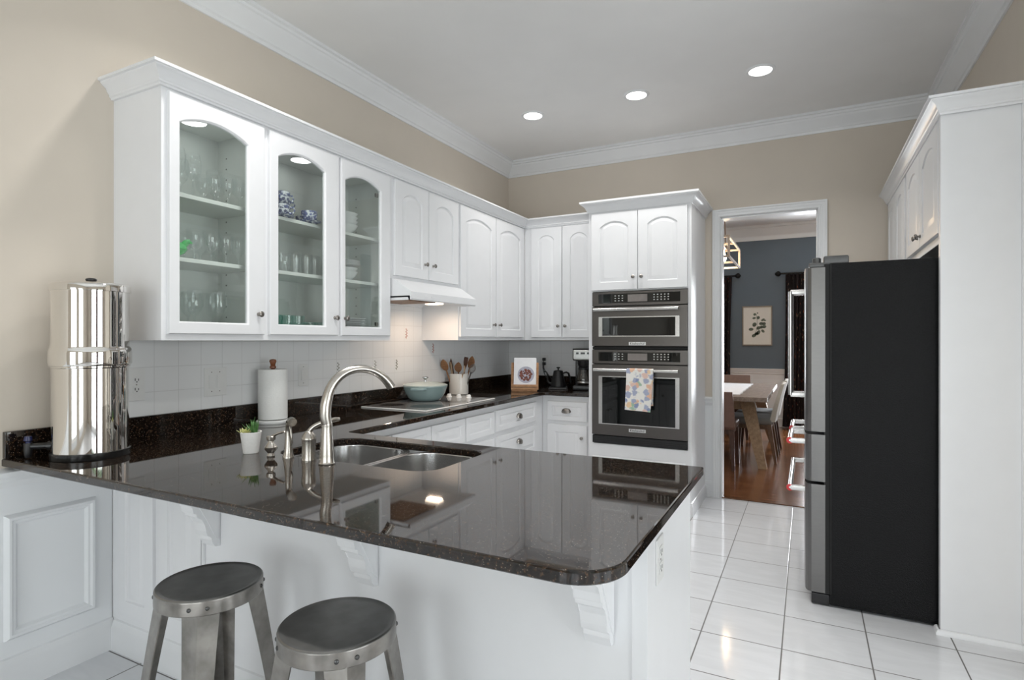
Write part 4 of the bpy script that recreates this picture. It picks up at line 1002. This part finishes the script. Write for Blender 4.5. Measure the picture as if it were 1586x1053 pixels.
# floral towel folded over the oven handle
tw = MB(MF)
def drape(u0, u1, pts, th):
    n = 14; top = []; 
    for i in range(n+1):
        t = i/n
        row = []
        for v, w, ul, ur in pts:
            u = u0+ul+(u1+ur-u0-ul)*t
            row.append((u, v+(.010*t if v < 1.0 else 0)*-1, w+.004*math.sin(t*9+v*7)*(1 if v < 1.1 else .2)))
        top.append(row)
    rings = []
    for row in top:
        back = [(u, v, w-th) if k not in (2, 3, 4) else (u, v-th*.8, w) for k, (u, v, w) in enumerate(row)]
        rings.append(row+list(reversed(back)))
    tw.rings(rings)
drape(-1.291, -1.078, [(.815, .098, -.012, -.018), (1.05, .094, 0, 0), (1.138, .090, 0, 0), (1.147, .074, 0, 0), (1.138, .056, 0, 0), (1.06, .050, 0, -.004), (.86, .046, .008, -.008)], .003)
o = tw.build('tea_towel', m_towel); tag(o, 'floral cotton tea towel hanging over the lower oven handle', 'towel')

fr = thing('refrigerator', 'stainless and black French door refrigerator standing side-on at the right', 'refrigerator', (.48, 3.815, 0))
FY0, FY1, FX = 3.360, 4.270, .103
b = MB(); b.box((FX, FY0, .012), (.882, FY1, 1.768), .004); b.build('cabinet_body', m_fside, fr)
b = MB(); b.box((.02, FY0+.004, .005), (FX, FY1-.004, .060), .004); b.build('toe_grille', m_black, fr)
b = MB(); b.box((.078, FY0+.006, .064), (FX+.002, FY1-.006, 1.765)); b.build('door_gasket', m_dkgap, fr)
def fdoor(name, ya, yb, z0, z1):
    b = MB(); pr = [(.084, 0), (.030, 0), (.006, .004), (-.004, .012)]
    P = [(.084, ya), (.020, ya), (.004, ya+.006), (-.006, ya+.025)]+[(-.010-.004*math.sin(PI*k/6), ya+.05+(yb-ya-.1)*k/6) for k in range(7)]+[(-.006, yb-.025), (.004, yb-.006), (.020, yb), (.084, yb)]
    b.prism(P, z0, z1, .002); return b.build(name, m_fdoor, fr)
mid = (FY0+FY1)/2
dn = fdoor('upper_door', FY0, mid-.003, .898, 1.750); df = fdoor('upper_door', mid+.003, FY1, .898, 1.750)
wn1 = fdoor('middle_drawer', FY0, mid-.003, .640, .884); wf1 = fdoor('middle_drawer', mid+.003, FY1, .640, .884)
fz = fdoor('freezer_drawer', FY0, FY1, .066, .626)
def medallion(x, y, z, par):
    b = MB(); b.lathe([(.0175, 0), (.0175, .003), (.012, .004), (.001, .004)], (x, -y, z), 'y', 24)
    b.bm.transform(Matrix.Scale(-1, 4, (0, 1, 0))); b.build('medallion', m_red, par)
    b = MB(); b.lathe([(.005, .004), (.005, .005)], (x, -y, z), 'y', 12); b.bm.transform(Matrix.Scale(-1, 4, (0, 1, 0))); b.build('medallion_mark', m_silverbadge, par)
def hbar(y0, y1, z, name='drawer_handle'):
    b = MB(); x = -.082
    b.tube([(x, y0, z), (x, y1, z)], .0135, 16)
    for y in (y0+.004, y1-.004): b.box((x, y-.010, z-.014), (.0, y+.010, z+.014), .005)
    h = b.build(name, m_hand, fr); medallion(x, y0-.001, z, h); return h
hbar(3.425, 3.775, .835); hbar(3.905, 4.235, .835); hbar(3.425, 4.225, .582)
for y in (3.765, 3.865):
    b = MB(); b.tube([(-.086, y, 1.05), (-.086, y, 1.66)], .0135, 16)
    for z in (1.052, 1.656): b.box((-.088, y-.011, z-.014), (.0, y+.011, z+.014), .005)
    b.build('door_handle', m_hand, fr)
for y in (FY0+.012, FY1-.092):
    b = MB(); b.box((.008, y, 1.751), (.19, y+.08, 1.776), .006); b.box((.075, y, 1.768), (.19, y+.08, 1.808), .008); b.lathe([(.020, 1.774), (.020, 1.800), (.014, 1.804)], (.045, y+.035, 0), seg=20); b.build('hinge_cover', m_hinge, fr)
b = MB(); b.box((FX+.002, FY0-.0015, .066), (FX+.008, FY0, 1.768)); b.build('edge_seam', m_dkgap, fr)

# ================================================================== THINGS IN THE GLASS CABINETS
SH = {'bottom': ZB+.0302, 'middle': 1.7412, 'top': 2.0272}
def spun(name, prof, material, seg=20, parent=None):
    return MB().lathe(prof, seg=seg, cap0=prof[0][0] < .012, cap1=prof[-1][0] < .012).build(name, material, parent, True, 60)
PROT = {}
def proto(kind):
    if kind in PROT: return PROT[kind].copy()
    g = m_glassware
    if kind == 'wine_glass': o = spun(kind, [(.034, 0), (.034, .002), (.006, .006), (.004, .012), (.0036, .075), (.008, .085), (.028, .105), (.036, .135), (.034, .175), (.029, .205)], g)
    elif kind == 'champagne_flute': o = spun(kind, [(.030, 0), (.030, .002), (.005, .006), (.004, .07), (.012, .085), (.021, .12), (.023, .17), (.020, .215)], g)
    elif kind == 'goblet': o = spun(kind, [(.032, 0), (.032, .002), (.008, .007), (.005, .02), (.006, .045), (.016, .055), (.031, .075), (.036, .11), (.036, .145)], g)
    elif kind == 'cut_tumbler': o = spun(kind, [(.001, .004), (.026, .0), (.029, .004), (.031, .03), (.029, .034), (.034, .06), (.036, .10), (.036, .112)], g, 12)
    elif kind == 'stemless_glass': o = spun(kind, [(.001, .003), (.022, .0), (.030, .012), (.039, .042), (.038, .07), (.031, .105)], g)
    elif kind == 'tumbler': o = spun(kind, [(.001, .004), (.030, 0), (.032, .004), (.036, .09), (.037, .105)], m_greenglass, 16)
    elif kind == 'short_tumbler': o = spun(kind, [(.001, .004), (.028, 0), (.030, .004), (.033, .06), (.034, .072)], m_greenglass, 16)
    elif kind == 'bowl': o = spun(kind, [(.001, .002), (.045, 0), (.047, .004), (.075, .024), (.090, .050), (.092, .052), (.088, .051), (.07, .027), (.04, .009), (.001, .008)], m_china, 40)
    elif kind == 'plate': o = spun(kind, [(.001, .002), (.06, 0), (.065, .003), (.105, .014), (.106, .016), (.10, .015), (.064, .007), (.001, .006)], m_china, 44)
    elif kind == 'saucer': o = spun(kind, [(.001, .001), (.03, 0), (.034, .002), (.066, .012), (.067, .014), (.063, .013), (.034, .006), (.001, .005)], m_cup, 36)
    elif kind == 'square_plate':
        b = MB(); b.rings([[(x, y, z) for x, y in rrect(-s, -s, s, s, .02, 5)] for s, z in ((.06, 0), (.098, .010), (.10, .012), (.096, .0125), (.065, .006))]); o = b.build(kind, m_china, None, True)
    PROT[kind] = o
    COL.objects.unlink(o)
    return o.copy()
BEHIND = {'A': 'left glass cabinet', 'B': 'middle glass door', 'C': 'right glass door'}
def put(kind, y, x, z, label, cat, group):
    o = proto(kind); COL.objects.link(o); o.location = (x, y, z); o.name = kind
    return tag(o, label, cat, group)
ORD = ['leftmost', 'second', 'third', 'fourth', 'fifth', 'sixth', 'seventh', 'eighth', 'ninth']
def row(kind, shelf, items, desc, where, cat='glass'):
    for i, (y, x) in enumerate(items):
        w = 'leftmost' if i == 0 else ORD[i]+' from left'
        put(kind, y, x, SH[shelf], '%s behind the %s, %s shelf, %s' % (desc, where, shelf, w), cat, '%s on the %s shelf behind the %s' % (kind.replace('_', ' ')+('es' if kind.endswith('s') else 's'), shelf, where))
LG, MG, RG = 'left glass door', 'middle glass door', 'right glass door'
row('wine_glass', 'top', [(1.585, -2.50), (1.60, -2.62), (1.672, -2.52), (1.69, -2.64)], 'clear stemmed wine glass', LG)
row('goblet', 'top', [(1.765, -2.50), (1.785, -2.61), (1.845, -2.51), (1.865, -2.62), (1.925, -2.53)], 'short clear goblet', LG)
row('goblet', 'middle', [(1.68, -2.52), (1.70, -2.63), (1.755, -2.51), (1.775, -2.62), (1.835, -2.51), (1.855, -2.62), (1.925, -2.54)], 'clear cut goblet', LG)
row('wine_glass', 'bottom', [(1.70, -2.55), (1.74, -2.66), (1.82, -2.54), (1.86, -2.65)], 'large clear wine glass', LG)
for i in range(3): put('plate', 1.60, -2.58, SH['bottom']+.0062*i, 'white plate on the floor of the left glass cabinet, %s of three' % ['lowest', 'middle', 'top'][i], 'plate', 'plates in the left glass cabinet')
row('stemless_glass', 'middle', [(2.085, -2.50), (2.10, -2.61), (2.165, -2.50), (2.185, -2.61)], 'clear rounded glass', MG)
row('cut_tumbler', 'middle', [(2.245, -2.50), (2.265, -2.60), (2.325, -2.50), (2.345, -2.60), (2.405, -2.52)], 'clear cut glass tumbler', MG)
row('tumbler', 'bottom', [(2.10, -2.49), (2.12, -2.60), (2.185, -2.49), (2.205, -2.60), (2.265, -2.50)], 'tall aqua glass tumbler', MG)
row('short_tumbler', 'bottom', [(2.30, -2.57), (2.34, -2.49), (2.385, -2.58), (2.42, -2.49)], 'short aqua glass tumbler', MG)
def teacup(y, x, z, rz, label, upside=False):
    r = thing('teacup', label, 'cup', (x, y, z), rz, 'blue and white teacups on the top shelf')
    MB().lathe([(.001, .003), (.024, 0), (.026, .003), (.040, .020), (.044, .046), (.0445, .064), (.042, .063), (.041, .046), (.036, .020), (.001, .010)], seg=32).build('cup_body', m_cup, r, True, 60)
    b = MB(); b.tube([(.042, 0, .052), (.060, 0, .056), (.068, 0, .040), (.058, 0, .024), (.040, 0, .022)], .0042, 8); b.build('handle', m_cup, r, True)
z = SH['top']
put('saucer', 2.155, -2.500, z, 'blue and white saucer under the leftmost cup stack', 'saucer', 'saucers on the top shelf'); z1 = z+.0065
teacup(2.155, -2.500, z1, .9, 'blue patterned white teacup, lower one of the leftmost stack'); teacup(2.155, -2.500, z1+.0655, 1.3, 'blue patterned white teacup, upper one of the leftmost stack')
put('saucer', 2.345, -2.497, z, 'blue and white saucer under the single teacup at right', 'saucer', 'saucers on the top shelf'); teacup(2.345, -2.497, z1, 2.4, 'blue patterned white teacup standing alone on its saucer at the front right')
put('saucer', 2.28, -2.64, z, 'blue and white saucer at the back under the rear cup stack', 'saucer', 'saucers on the top shelf')
teacup(2.28, -2.64, z1, .4, 'blue patterned teacup in the shaded rear stack, lower one'); teacup(2.28, -2.64, z1+.0655, .8, 'blue patterned teacup in the shaded rear stack, upper one')
put('saucer', 2.435, -2.64, z, 'blue and white saucer in the rear right corner under a cup', 'saucer', 'saucers on the top shelf')
teacup(2.435, -2.64, z1, 2.0, 'blue patterned teacup in the rear right corner behind the middle glass door')
st5 = ['lowest', 'second', 'third', 'fourth', 'fifth', 'sixth', 'seventh', 'eighth']
def stack(kind, n, y, x, shelf, dz, desc, cat, group):
    for i in range(n): put(kind, y, x, SH[shelf]+dz*i, '%s, %s' % (desc, ('topmost' if i == n-1 else st5[i]+(' from the bottom' if i else ''))+' of its stack'), cat, group)
stack('bowl', 4, 2.655, -2.545, 'top', .024, 'white bowl behind right glass door, top shelf', 'bowl', 'white bowls on the top shelf')
stack('bowl', 2, 2.655, -2.545, 'middle', .024, 'white bowl behind right glass door, middle shelf', 'bowl', 'white bowls on the middle shelf')
for i in range(4): put('plate', 2.655, -2.545, SH['middle']+.080+.0075*i, 'white plate stacked on the middle shelf bowls, %s of four plates' % ['lowest', 'second', 'third', 'topmost'][i], 'plate', 'white plates on the middle shelf')
stack('square_plate', 9, 2.665, -2.54, 'bottom', .0115, 'white square plate behind right glass door, cabinet floor', 'plate', 'white square plates')
gb = thing('bird_dish', 'green pressed glass bird-shaped dish on the middle shelf of the left cabinet', 'dish', (-2.515, 1.580, SH['middle']), math.radians(70))
b = MB(); b.lathe([(.022, 0), (.024, .004), (.014, .010), (.034, .022), (.043, .040), (.038, .058), (.020, .072), (.003, .076)], seg=24); b.bm.transform(Matrix.Scale(1.25, 4, (1, 0, 0))); b.build('body', m_green, gb, True)
b = MB(); b.tube([(.03, 0, .05), (.048, 0, .072), (.058, 0, .078), (.074, 0, .072)], [.014, .015, .012, .002], 12); b.tube([(-.035, 0, .045), (-.06, 0, .062), (-.078, 0, .085)], [.014, .014, .005], 10, flat=1.6); b.build('head_and_tail', m_green, gb, True)

# ================================================================== STOOLS
SZ = .657
def make_stool(x, y, rot, label):
    r = thing('metal_stool', label, 'stool', (x, y, 0), rot, 'grey metal counter stools')
    b = MB(); b.lathe([(.001, -.004), (.126, -.0035), (.136, -.001), (.141, .0), (.1445, -.003), (.1445, -.006)], (0, 0, SZ), seg=64, cap1=False); b.build('seat', m_gun, r, True)
    b = MB(); b.torus([[(rr*math.cos(2*PI*i/64), rr*math.sin(2*PI*i/64), SZ+h) for i in range(64)] for rr, h in ((.1440, -.004), (.1455, -.007), (.1458, -.042), (.1440, -.044), (.1425, -.042), (.1420, -.007))]); rim = b.build('rim_band', m_gunl, r, True)
    for k in range(4):
        a = k*PI/2
        for s in (-.16, .16):
            bv = MB(Matrix.Rotation(a+s, 4, 'Z')); bv.lathe([(.006, .1455), (.0055, .1475), (.003, .1492), (.001, .1495)], (0, 0, SZ-.024), 'x', 10); bv.build('rivet', m_rivet, rim, True)
        Mk = Matrix.Rotation(a, 4, 'Z')
        L = []
        for t in [i/10 for i in range(11)]:
            z = (SZ-.010)*(1-t); ro = .1415+.088*t+.006*math.sin(PI*t); w = .051-.026*t**.8; d = w*.72; th = .003
            L.append([(ro, 0, z), (ro-d, w, z), (ro-d-th, w-th*.4, z), (ro-th*1.7, 0, z), (ro-d-th, -w+th*.4, z), (ro-d, -w, z)])
        b = MB(Mk); b.rings(L); leg = b.build('leg', m_gunl, r, True, 25)
        b = MB(Mk); b.box((.200, -.026, 0), (.236, .026, .006), .002); b.build('foot_pad', m_rubber, leg, True)
    b = MB(); R = .158
    for k in range(4):
        a0 = k*PI/2; P = []
        for i in range(13):
            a = a0+PI/2*i/12; P.append((R*math.cos(a)*(1-.10*math.sin(2*(a-a0))**2), R*math.sin(a)*(1-.10*math.sin(2*(a-a0))**2), .235))
        b.tube(P, .0095, 10)
    b.build('foot_ring', m_rust, r, True)
    return r
make_stool(-1.583, 1.105, math.radians(-47), 'round grey metal counter stool on the left, further from the camera')
make_stool(-1.060, 1.090, math.radians(-38), 'round grey metal counter stool on the right, nearer the camera')

# ================================================================== DINING ROOM SEEN THROUGH THE DOORWAY
tb = thing('dining_table', 'weathered oak dining table with slanted legs beyond the doorway', 'table', (-.93, 7.62, 0))
TX0, TX1, TY0, TY1, TZ = -1.49, -.370, 6.53, 8.70, .77
b = MB(); b.box((TX0, TY0, TZ-.05), (TX1, TY1, TZ), .006); b.build('tabletop', m_tabletop, tb)
for sx in (0, 1):
    for sy in (0, 1):
        xt, xb = ((TX1-.10, TX1-.05) if sx else (TX0+.10, TX0+.05)); yt = TY0+.36 if not sy else TY1-.36; yb = TY0+.14 if not sy else TY1-.14
        xt = xt-.13 if sx else xt+.13
        L = []
        for x, y, z, w, d in ((xt, yt, TZ-.05, .075, .05), (xb, yb, 0, .042, .036)): L.append([(x-w, y-d, z), (x+w, y-d, z), (x+w, y+d, z), (x-w, y+d, z)])
        b = MB(); b.rings(L); b.build('leg', m_table, tb)
for y in (TY0+.36, TY1-.36):
    b = MB(); b.box((TX0+.25, y-.035, TZ-.17), (TX1-.25, y+.035, TZ-.051), .005); b.build('cross_rail', m_table, tb)
b = MB(); L = []
for i in range(41):
    t = i/40; y = TY0+.22+(TY1-TY0-.44)*t; e = .02*math.sin(t*110); L.append([(-1.13-e, y, TZ+.001), (-.66+e, y, TZ+.001), (-.66+e, y, TZ+.005), (-1.13-e, y, TZ+.005)])
b.rings(L); o = b.build('table_runner', m_lace); tag(o, 'white lace-edged runner lying along the dining table', 'table runner')

def dining_chair(x, y, rz, label, ms, mb, ml, tall=.87):
    """back towards local -y, sitter faces +y"""
    r = thing('dining_chair', label, 'chair', (x, y, 0), rz, 'dining chairs round the oak table')
    b = MB(); b.box((-.23, -.22, .42), (.23, .24, .50), .03, 3); b.build('seat', ms, r, True)
    L = []
    for k in range(9):
        t = k/8; z = .46+(tall-.46)*t; yy = -.215-.075*t-.03*t*t; w = .225-.012*t*t; th = .028-.012*t
        L.append([(-w, yy-th, z), (-w*.4, yy-th-.012, z), (w*.4, yy-th-.012, z), (w, yy-th, z), (w, yy+th, z), (w*.4, yy+th-.014, z), (-w*.4, yy+th-.014, z), (-w, yy+th, z)])
    b = MB(); b.rings(L); b.build('backrest', mb, r, True, 50)
    for sx in (-1, 1):
        for sy in (-1, 1):
            xt, yt = sx*.19, (.19 if sy > 0 else -.18); xb, yb = sx*.215, (.21 if sy > 0 else -.25)
            L = [[(x0-w, y0-w, z), (x0+w, y0-w, z), (x0+w, y0+w, z), (x0-w, y0+w, z)] for x0, y0, z, w in ((xt, yt, .425, .026), (xb, yb, 0, .015))]
            b = MB(); b.rings(L); b.build('leg', ml, r, True)
    b = MB(); b.box((-.20, -.20, .37), (.20, .21, .42), .004); b.build('seat_frame', ml, r, True)
    return r
dining_chair(-.90, 6.63, 0, 'mauve-brown leather dining chair at the near end of the oak table', m_mauve, m_mauve, m_legd, .835)
dining_chair(-.56, 7.22, PI/2, 'pale grey upholstered dining chair at the right side of the oak table, nearer the kitchen', m_seatg, m_cream, m_legm, .885)
dining_chair(-.55, 7.84, PI/2, 'pale upholstered dining chair on dark legs at the right side, further down the oak table', m_seatg, m_cream, m_legd, .885)
dining_chair(-.95, 8.72, PI, 'dark dining chair at the far end of the oak table under the picture', m_mauve, m_mauve, m_legd, .86)

# linear lantern chandelier
ch = thing('lantern_chandelier', 'linear open-frame lantern chandelier with glowing bulbs over the dining table', 'chandelier', (-.90, 6.95, ZC))
CX0, CX1, CY0, CY1, CZ0, CZ1 = -1.06, -.735, 6.42, 7.48, 2.262, 2.475
b = MB(); s = .011
for x in (CX0, CX1):
    for z in (CZ0, CZ1): b.box((x-s, CY0, z-s), (x+s, CY1, z+s), .002)
for y in (CY0, (CY0+CY1)/2, CY1):
    for z in (CZ0, CZ1): b.box((CX0, y-s, z-s), (CX1, y+s, z+s), .002)
    for x in (CX0, CX1):
        if y != (CY0+CY1)/2: b.box((x-s, y-s, CZ0), (x+s, y+s, CZ1), .002)
b.build('lantern_frame', m_lantern, ch)
b = MB(); b.box((-.945, CY0+.05, CZ1-.012), (-.855, CY1-.05, CZ1+.030), .004); b.build('socket_bar', m_lanternd, ch)
b = MB(); b.box((-.96, 6.70, ZC-.03), (-.84, 7.20, ZC), .006); b.build('ceiling_canopy', m_lanternd, ch)
for x, y in ((-.915, 6.60), (-.872, 6.60), (-.915, 7.3), (-.872, 7.3)):
    b = MB(); b.tube([(x, y, CZ1+.02), (x, 6.95+(y-6.95)*.55, ZC-.02)], .006, 8); b.build('hanging_rod', m_lanternd, ch)
for i in range(5):
    y = CY0+.13+i*(CY1-CY0-.26)/4
    b = MB(); b.lathe([(.012, 0), (.013, -.03), (.030, -.075), (.034, -.10), (.024, -.128), (.003, -.138)], (-.90, y, CZ1-.012), seg=20); b.build('bulb', m_bulb, ch)
    if i % 2 == 0:
        d = bpy.data.lights.new('chandelier_bulb', 'POINT'); d.energy = 4.5; d.color = (1, .74, .48); d.shadow_soft_size = .035
        o = bpy.data.objects.new('chandelier_bulb', d); COL.objects.link(o); o.location = (-.90, y, CZ1-.20)

def curtain(x0, x1, z0, z1, y, label, sh=0.0):
    b = MB(); n = 60; L = []
    for k in range(12):
        t = k/11; z = z1+(z0-z1)*t; row_f = []; row_b = []
        sq = 1-.12*math.sin(PI*t*.9)
        for i in range(n+1):
            u = i/n; x = x0+(x1-x0)*(u-.5)*sq+(x1-x0)*.5+sh*t; a = 2*PI*u*max(2, (x1-x0)*16)
            yy = y+.026*math.sin(a+.6*math.sin(3*t))+.010*math.sin(2.3*a)
            row_f.append((x, yy, z)); row_b.append((x, yy+.003, z))
        L.append(row_f+list(reversed(row_b)))
    b.rings(L); o = b.build('curtain', m_curtain, None, False, 70)
    return tag(o, label, 'curtain', 'dark floral dining room curtains')
curtain(-1.60, -1.085, .02, 2.40, 9.90, 'dark floral curtain panel left of the botanical picture')
curtain(-.300, .06, .02, 2.40, 9.90, 'dark floral curtain panel right of the botanical picture', -.05)
def rod(x0, x1, fin, label):
    r = thing('curtain_rod', label, 'curtain rod', ((x0+x1)/2, 9.90, 2.415), 0, 'black iron curtain rods')
    b = MB(); b.tube([(x0, 9.90, 2.415), (x1, 9.90, 2.415)], .014, 12); b.build('pole', m_rod, r)
    b = MB(); b.lathe([(.015, -.02), (.022, -.012), (.040, .012), (.044, .03), (.036, .05), (.015, .065), (.003, .07)], (fin, 9.90, 2.415), 'x', 20)
    b.build('finial', m_rod, r)
    b = MB(); xx = x0+.12 if abs(fin-x0) < .1 else x1-.12; b.tube([(xx, 9.90, 2.415), (xx, 9.999, 2.415)], .010, 10); b.build('bracket', m_rod, r)
rod(-2.6, -1.02, -1.02, 'black curtain rod with ball finial, left of the picture')
rod(-.395, 1.3, -.43, 'black curtain rod with ball finial, right of the picture')
pc = thing('framed_print', 'framed botanical print of grey-green leaves on the slate blue wall', 'picture', (-.714, 9.999, 1.605))
MP = FR((-.714, 9.9985, 1.605), '-y')
b = MB(MP); L = []
W2, H2 = .222, .318
for u, v, mu, mv in ((-W2, -H2, 1, 1), (W2, -H2, -1, 1), (W2, H2, -1, -1), (-W2, H2, 1, -1)): L.append([(u+mu*o, v+mv*o, w) for o, w in ((0, 0), (0, .024), (.004, .027), (.016, .026), (.018, .014), (.018, 0))])
b.torus(L); b.build('frame', m_frame, pc)
b = MB(MP); b.box((-W2+.017, -H2+.017, .002), (W2-.017, H2-.017, .012)); pr = b.build('paper', m_print, pc)
b = MB(MP)
stem = [(-.045, -.17), (-.02, -.10), (.0, -.02), (.0, .08), (-.01, .19)]
for (x0, y0), (x1, y1) in zip(stem, stem[1:]): b.prism([(x0-.0025, y0), (x0+.0025, y0), (x1+.0025, y1), (x1-.0025, y1)], .0121, .0127)
for cx, cy, r1, r2, a in ((-.035, .185, .022, .020, .4), (.005, .205, .012, .010, 0), (-.045, .125, .026, .017, .2), (.015, .13, .027, .024, .9), (.085, .095, .030, .017, .6), (.115, .085, .016, .012, .2), (-.04, .02, .036, .030, 1.1), (.06, .035, .032, .024, .1), (.10, .03, .030, .026, .8), (-.09, -.055, .036, .024, .1), (.02, -.035, .034, .027, .5), (.065, -.02, .026, .024, 0), (.105, -.015, .030, .024, .3), (.015, -.11, .044, .026, 1.0), (.085, -.085, .030, .020, 2.3), (-.045, -.155, .038, .026, .7), (-.01, -.125, .03, .022, .4)):
    P = [(cx+r1*math.cos(t)*math.cos(a)-r2*math.sin(t)*math.sin(a), cy+r1*math.cos(t)*math.sin(a)+r2*math.sin(t)*math.cos(a)) for t in [2*PI*k/16 for k in range(16)]]
    b.prism(P, .0121, .0128)
b.build('leaf_drawing', m_leaf, pr)
